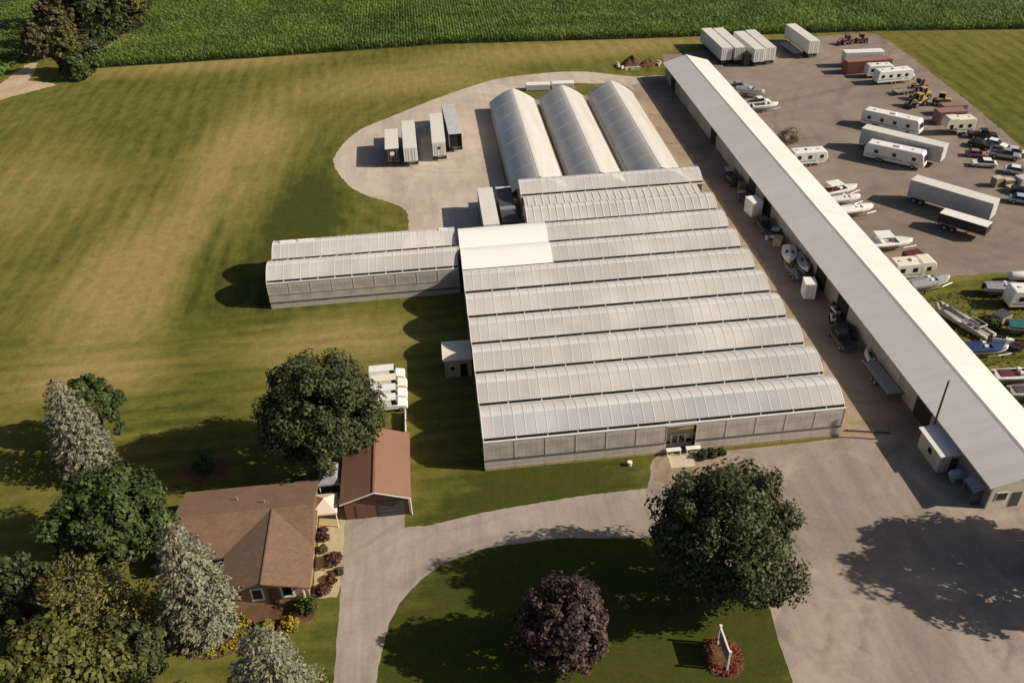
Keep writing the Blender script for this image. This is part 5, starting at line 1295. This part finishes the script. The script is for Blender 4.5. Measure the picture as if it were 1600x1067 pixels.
spruce('silvery blue spruce cut off by the bottom edge beside the house drive', 'spruce_tree', (-16.6, 43.2), 5.0, 14.2, L['spruce'], 33, 27, .23)

broadleaf('dark tree filling the gap between the ragged pine and the spruce by the house', 'broadleaf_tree', (-30.6, 50.6), 3.4, 3.2, 3.0, 3.2, L['oak'], 28, 70, 100, .25, lump=.4)
broadleaf('dark tree added for the black shade at the left frame edge behind the pine', 'broadleaf_tree', (-42.4, 57.5), 4.2, 4.0, 3.8, 4.2, L['oak'], 29, 80, 110, .26, lump=.4)  # dark mass added where black shade lies left of the pine
def ragged_pine(label, loc, H, Rr, seed):
    g = np.random.default_rng(seed); r_ = random.Random(seed)
    t = thing('pine_tree', label, 'tree', (*loc, 0))
    Cs, Ns, Ts, Ss = [], [], [], []
    tb = MB().tube([(0, 0, 0), (.2, 0, H * .5), (.1, .1, H)], [.32, .22, .05], 8)
    db = MB()
    for i in range(62):
        u = r_.uniform(.18, 1.0); z = H * u; l = Rr * (1.15 - u) ** .7 * r_.uniform(.55, 1.15) + .4; a = i * 2.4 + r_.uniform(-.4, .4)
        d = np.array([math.cos(a), math.sin(a), 0]); rise = r_.uniform(-.05, .35)
        e = (d[0] * l, d[1] * l, z + l * rise)
        tb.tube([(0.1, 0, z), (d[0] * l * .5, d[1] * l * .5, z + l * rise * .35), e], [.09, .06, .025], 5)
        m = int(46 * l); s = g.uniform(.25, 1.05, m)
        side = np.array([-d[1], d[0], 0])
        wid = g.normal(0, 1, m) * (.12 + .22 * l * (1 - abs(s - .6)))
        p = d * (s * l)[:, None] + side * wid[:, None]; p[:, 2] = z + l * rise * s ** 1.3 + g.normal(0, .12, m) - abs(wid) * .1
        Cs.append(p); Ts.append(d * .8 + side * (wid * 1.2)[:, None] + np.array([0, 0, .35]) + g.normal(0, .3, (m, 3))); Ns.append(np.array([0, 0, .7]) + d * .3 + g.normal(0, .55, (m, 3))); Ss.append(.24 * g.uniform(.6, 1.3, m))
    C, N, T, S = map(np.concatenate, (Cs, Ns, Ts, Ss))
    quads_object('crown', quad_at(C, N, S, g, .7, T), L['pine'], t)
    tb.build('trunk', M['bark'], t)
    db.tube([(1.0, .3, H * .55), (2.6, 1.4, H * .62), (3.6, 2.0, H * .72), (4.2, 3.4, H * .78)], [.12, .1, .07, .03], 6).tube([(2.6, 1.4, H * .62), (2.4, 2.0, H * .74)], [.08, .05], 6).build('dead_branch', M['deadwood'], t, label='bare pale dead branch sticking out on the right')
ragged_pine('ragged yellow brown pine with bare pale branches in the left foreground', (-35.3, 54.6), 9.5, 5.8, 41)

# tree clump at the far left by the field track
for lab, nm, x, y, rx, rz, zc, mt, sd in (
        ('brown tinged tree on the left of the far left clump', 'broadleaf_tree', -96.5, 250, 5.5, 7.0, 7.0, L['brown'], 51),
        ('dark tree in the middle of the far left clump', 'broadleaf_tree', -90.5, 258, 6.0, 7.5, 7.8, L['oak'], 52),
        ('dark tree with a brown tinge standing low at the left front of the far clump', 'broadleaf_tree', -98.5, 240, 4.2, 4.6, 4.6, L['brown'], 53),
        ('pale green young tree in front of the far left clump', 'broadleaf_tree', -88.0, 228, 3.6, 5.5, 5.6, L['lime'], 54),
        ('low dark green bush tree on the corn corner beside the field track', 'broadleaf_tree', -84.5, 223, 4.2, 3.2, 2.8, L['maple'], 55),
        ('yellowish tree on the right of the far left clump', 'broadleaf_tree', -82.5, 268, 5.5, 5.5, 5.5, L['lime'], 56),
        ('tall dark tree at the back of the far left clump', 'broadleaf_tree', -101.0, 270, 6.5, 8.5, 9.0, L['oak'], 57),
        ('mid green tree at the back right of the far left clump', 'broadleaf_tree', -91.0, 280, 6.0, 7.0, 7.0, L['maple'], 58)):
    broadleaf(lab, nm, (x, y), rx, rx * .95, rz, zc, mt, sd, 80, 70, .42, lump=.4)
for lab, x, y, rx, hh, mt, sd in (('dark bush on the left under the far left clump', -95, 245, 3.6, 2.6, L['oak'], 81), ('mid green bush on the right under the far left clump', -86, 250, 3.4, 2.8, L['maple'], 82),
        ('brown bush in the middle under the far left clump', -91, 243, 3.2, 2.4, L['brown'], 83), ('dark bush behind the pale young tree at the corn corner', -86, 238, 3.6, 3.0, L['oak'], 84), ('green bush at the back of the far left clump', -84, 262, 3.6, 2.6, L['maple'], 85)):
    broadleaf(lab, 'bush', (x, y), rx, rx, hh, hh * .8, mt, sd, 50, 60, .4, trunk=False, cat='bush', lump=.4, rcl=1.0)
for lab, x, y, rx in (('bright green weed patch at the left frame edge beside the field', -95, 186, 3.2), ('bright green weed patch farther along the left frame edge', -100, 196, 3.6)):
    broadleaf(lab, 'weed_patch', (x, y), rx, rx * 1.4, .8, .3, L['lime'], int(x) + 300, 40, 50, .3, trunk=False, cat='plant', rcl=.8)

def shrub(label, loc, r, mat_, seed, h=None, cat='shrub', name='shrub', clumps=26, per=60, leaf=.12):
    return broadleaf(label, name, loc, r, r, h or r * .8, (h or r * .8) * .75, mat_, seed, clumps, per, leaf, trunk=False, cat=cat, lump=.35, rcl=r * .38)
shrub('low dark shrub in the round bed in the tree shade', (-29.4, 77.0), 1.3, L['maple'], 61, 1.1)
shrub('burgundy shrub at the top of the sandy path beside the house', (-15.0, 64.6), .6, L['redleaf'], 62, .9)
shrub('small green yellow shrub against the house wall by the sandy path', (-15.0, 62.9), .5, L['lime'], 63)
shrub('wide burgundy shrub in the middle of the sandy path strip', (-13.9, 61.0), .95, L['redleaf'], 64, .8)
shrub('burgundy shrub below the wide one on the path strip', (-13.8, 58.9), .55, L['redleaf'], 65)
shrub('dark brown shrub at the near end of the path strip by the house corner', (-14.6, 57.6), .75, L['redleaf'], 66)
shrub('small orange brown grass clump by the edge of the house drive', (-13.1, 59.8), .45, L['brown'], 67)
shrub('round green bush at the near right corner of the house', (-16.0, 55.7), .95, L['maple'], 68, 1.0)
shrub('yellow flowering clump on the left before the house front', (-19.6, 53.9), .75, L['yellowflower'], 69, .6)
shrub('yellow flowering clump on the right before the house front', (-17.6, 53.9), .85, L['yellowflower'], 70, .6)
shrub('dark shrub beside the greenhouse entrance, left one', (27.6, 71.1), .6, L['oak'], 71)
shrub('dark shrub beside the greenhouse entrance, middle one', (28.7, 71.2), .65, L['oak'], 72)
shrub('dark shrub beside the greenhouse entrance, right one', (29.8, 71.2), .55, L['oak'], 73)
shrub('brown thorny brush pile beside the barn above the camper', (68.9, 155.2), 2.2, L['brown'], 74, 1.4)
shrub('dark weedy shrub by the raft at the barn side', (73.2, 90.2), 1.2, L['maple'], 75)
g = np.random.default_rng(77)
n = 900; a = g.uniform(0, 6.283, n); rr = np.sqrt(g.uniform(.15, 1, n)); C = np.stack([22.0 + 1.8 * rr * np.cos(a), 45.4 + 2.1 * rr * np.sin(a), .05 + g.uniform(.05, .4, n)], 1)
ok = ~((abs(C[:, 0] - 22) < .35) & (abs(C[:, 1] - 45.5) < 1.6)); C = C[ok]
quads_object('flower_ring', quad_at(C, np.array([0, 0, 1.0]) + g.normal(0, .5, C.shape), .09 * g.uniform(.6, 1.4, len(C)), g, 1.3), L['redflower'], None, kind='stuff')
n = 900; a = g.uniform(0, 6.283, n); rr = np.sqrt(g.uniform(.3, 1, n)); C = np.stack([-24.4 + 3.5 * rr * np.cos(a), 53.8 + 2.5 * rr * np.sin(a), .04 + g.uniform(.03, .35, n)], 1)
quads_object('bed_flowers', quad_at(C, np.array([0, 0, 1.0]) + g.normal(0, .5, C.shape), .12 * g.uniform(.6, 1.4, len(C)), g, 1.3), L['yellowflower'], None, kind='stuff')
# junk in the shaded weeds beside the barn: low weeds
n = 2600; C = np.stack([g.uniform(65.5, 84, n), g.uniform(68, 99, n), g.uniform(.05, .4, n)], 1)
quads_object('rough_weeds', quad_at(C, np.array([0, 0, .7]) + g.normal(0, .7, C.shape), .22 * g.uniform(.6, 1.5, n), g, .6), L['brown'], None, kind='stuff')
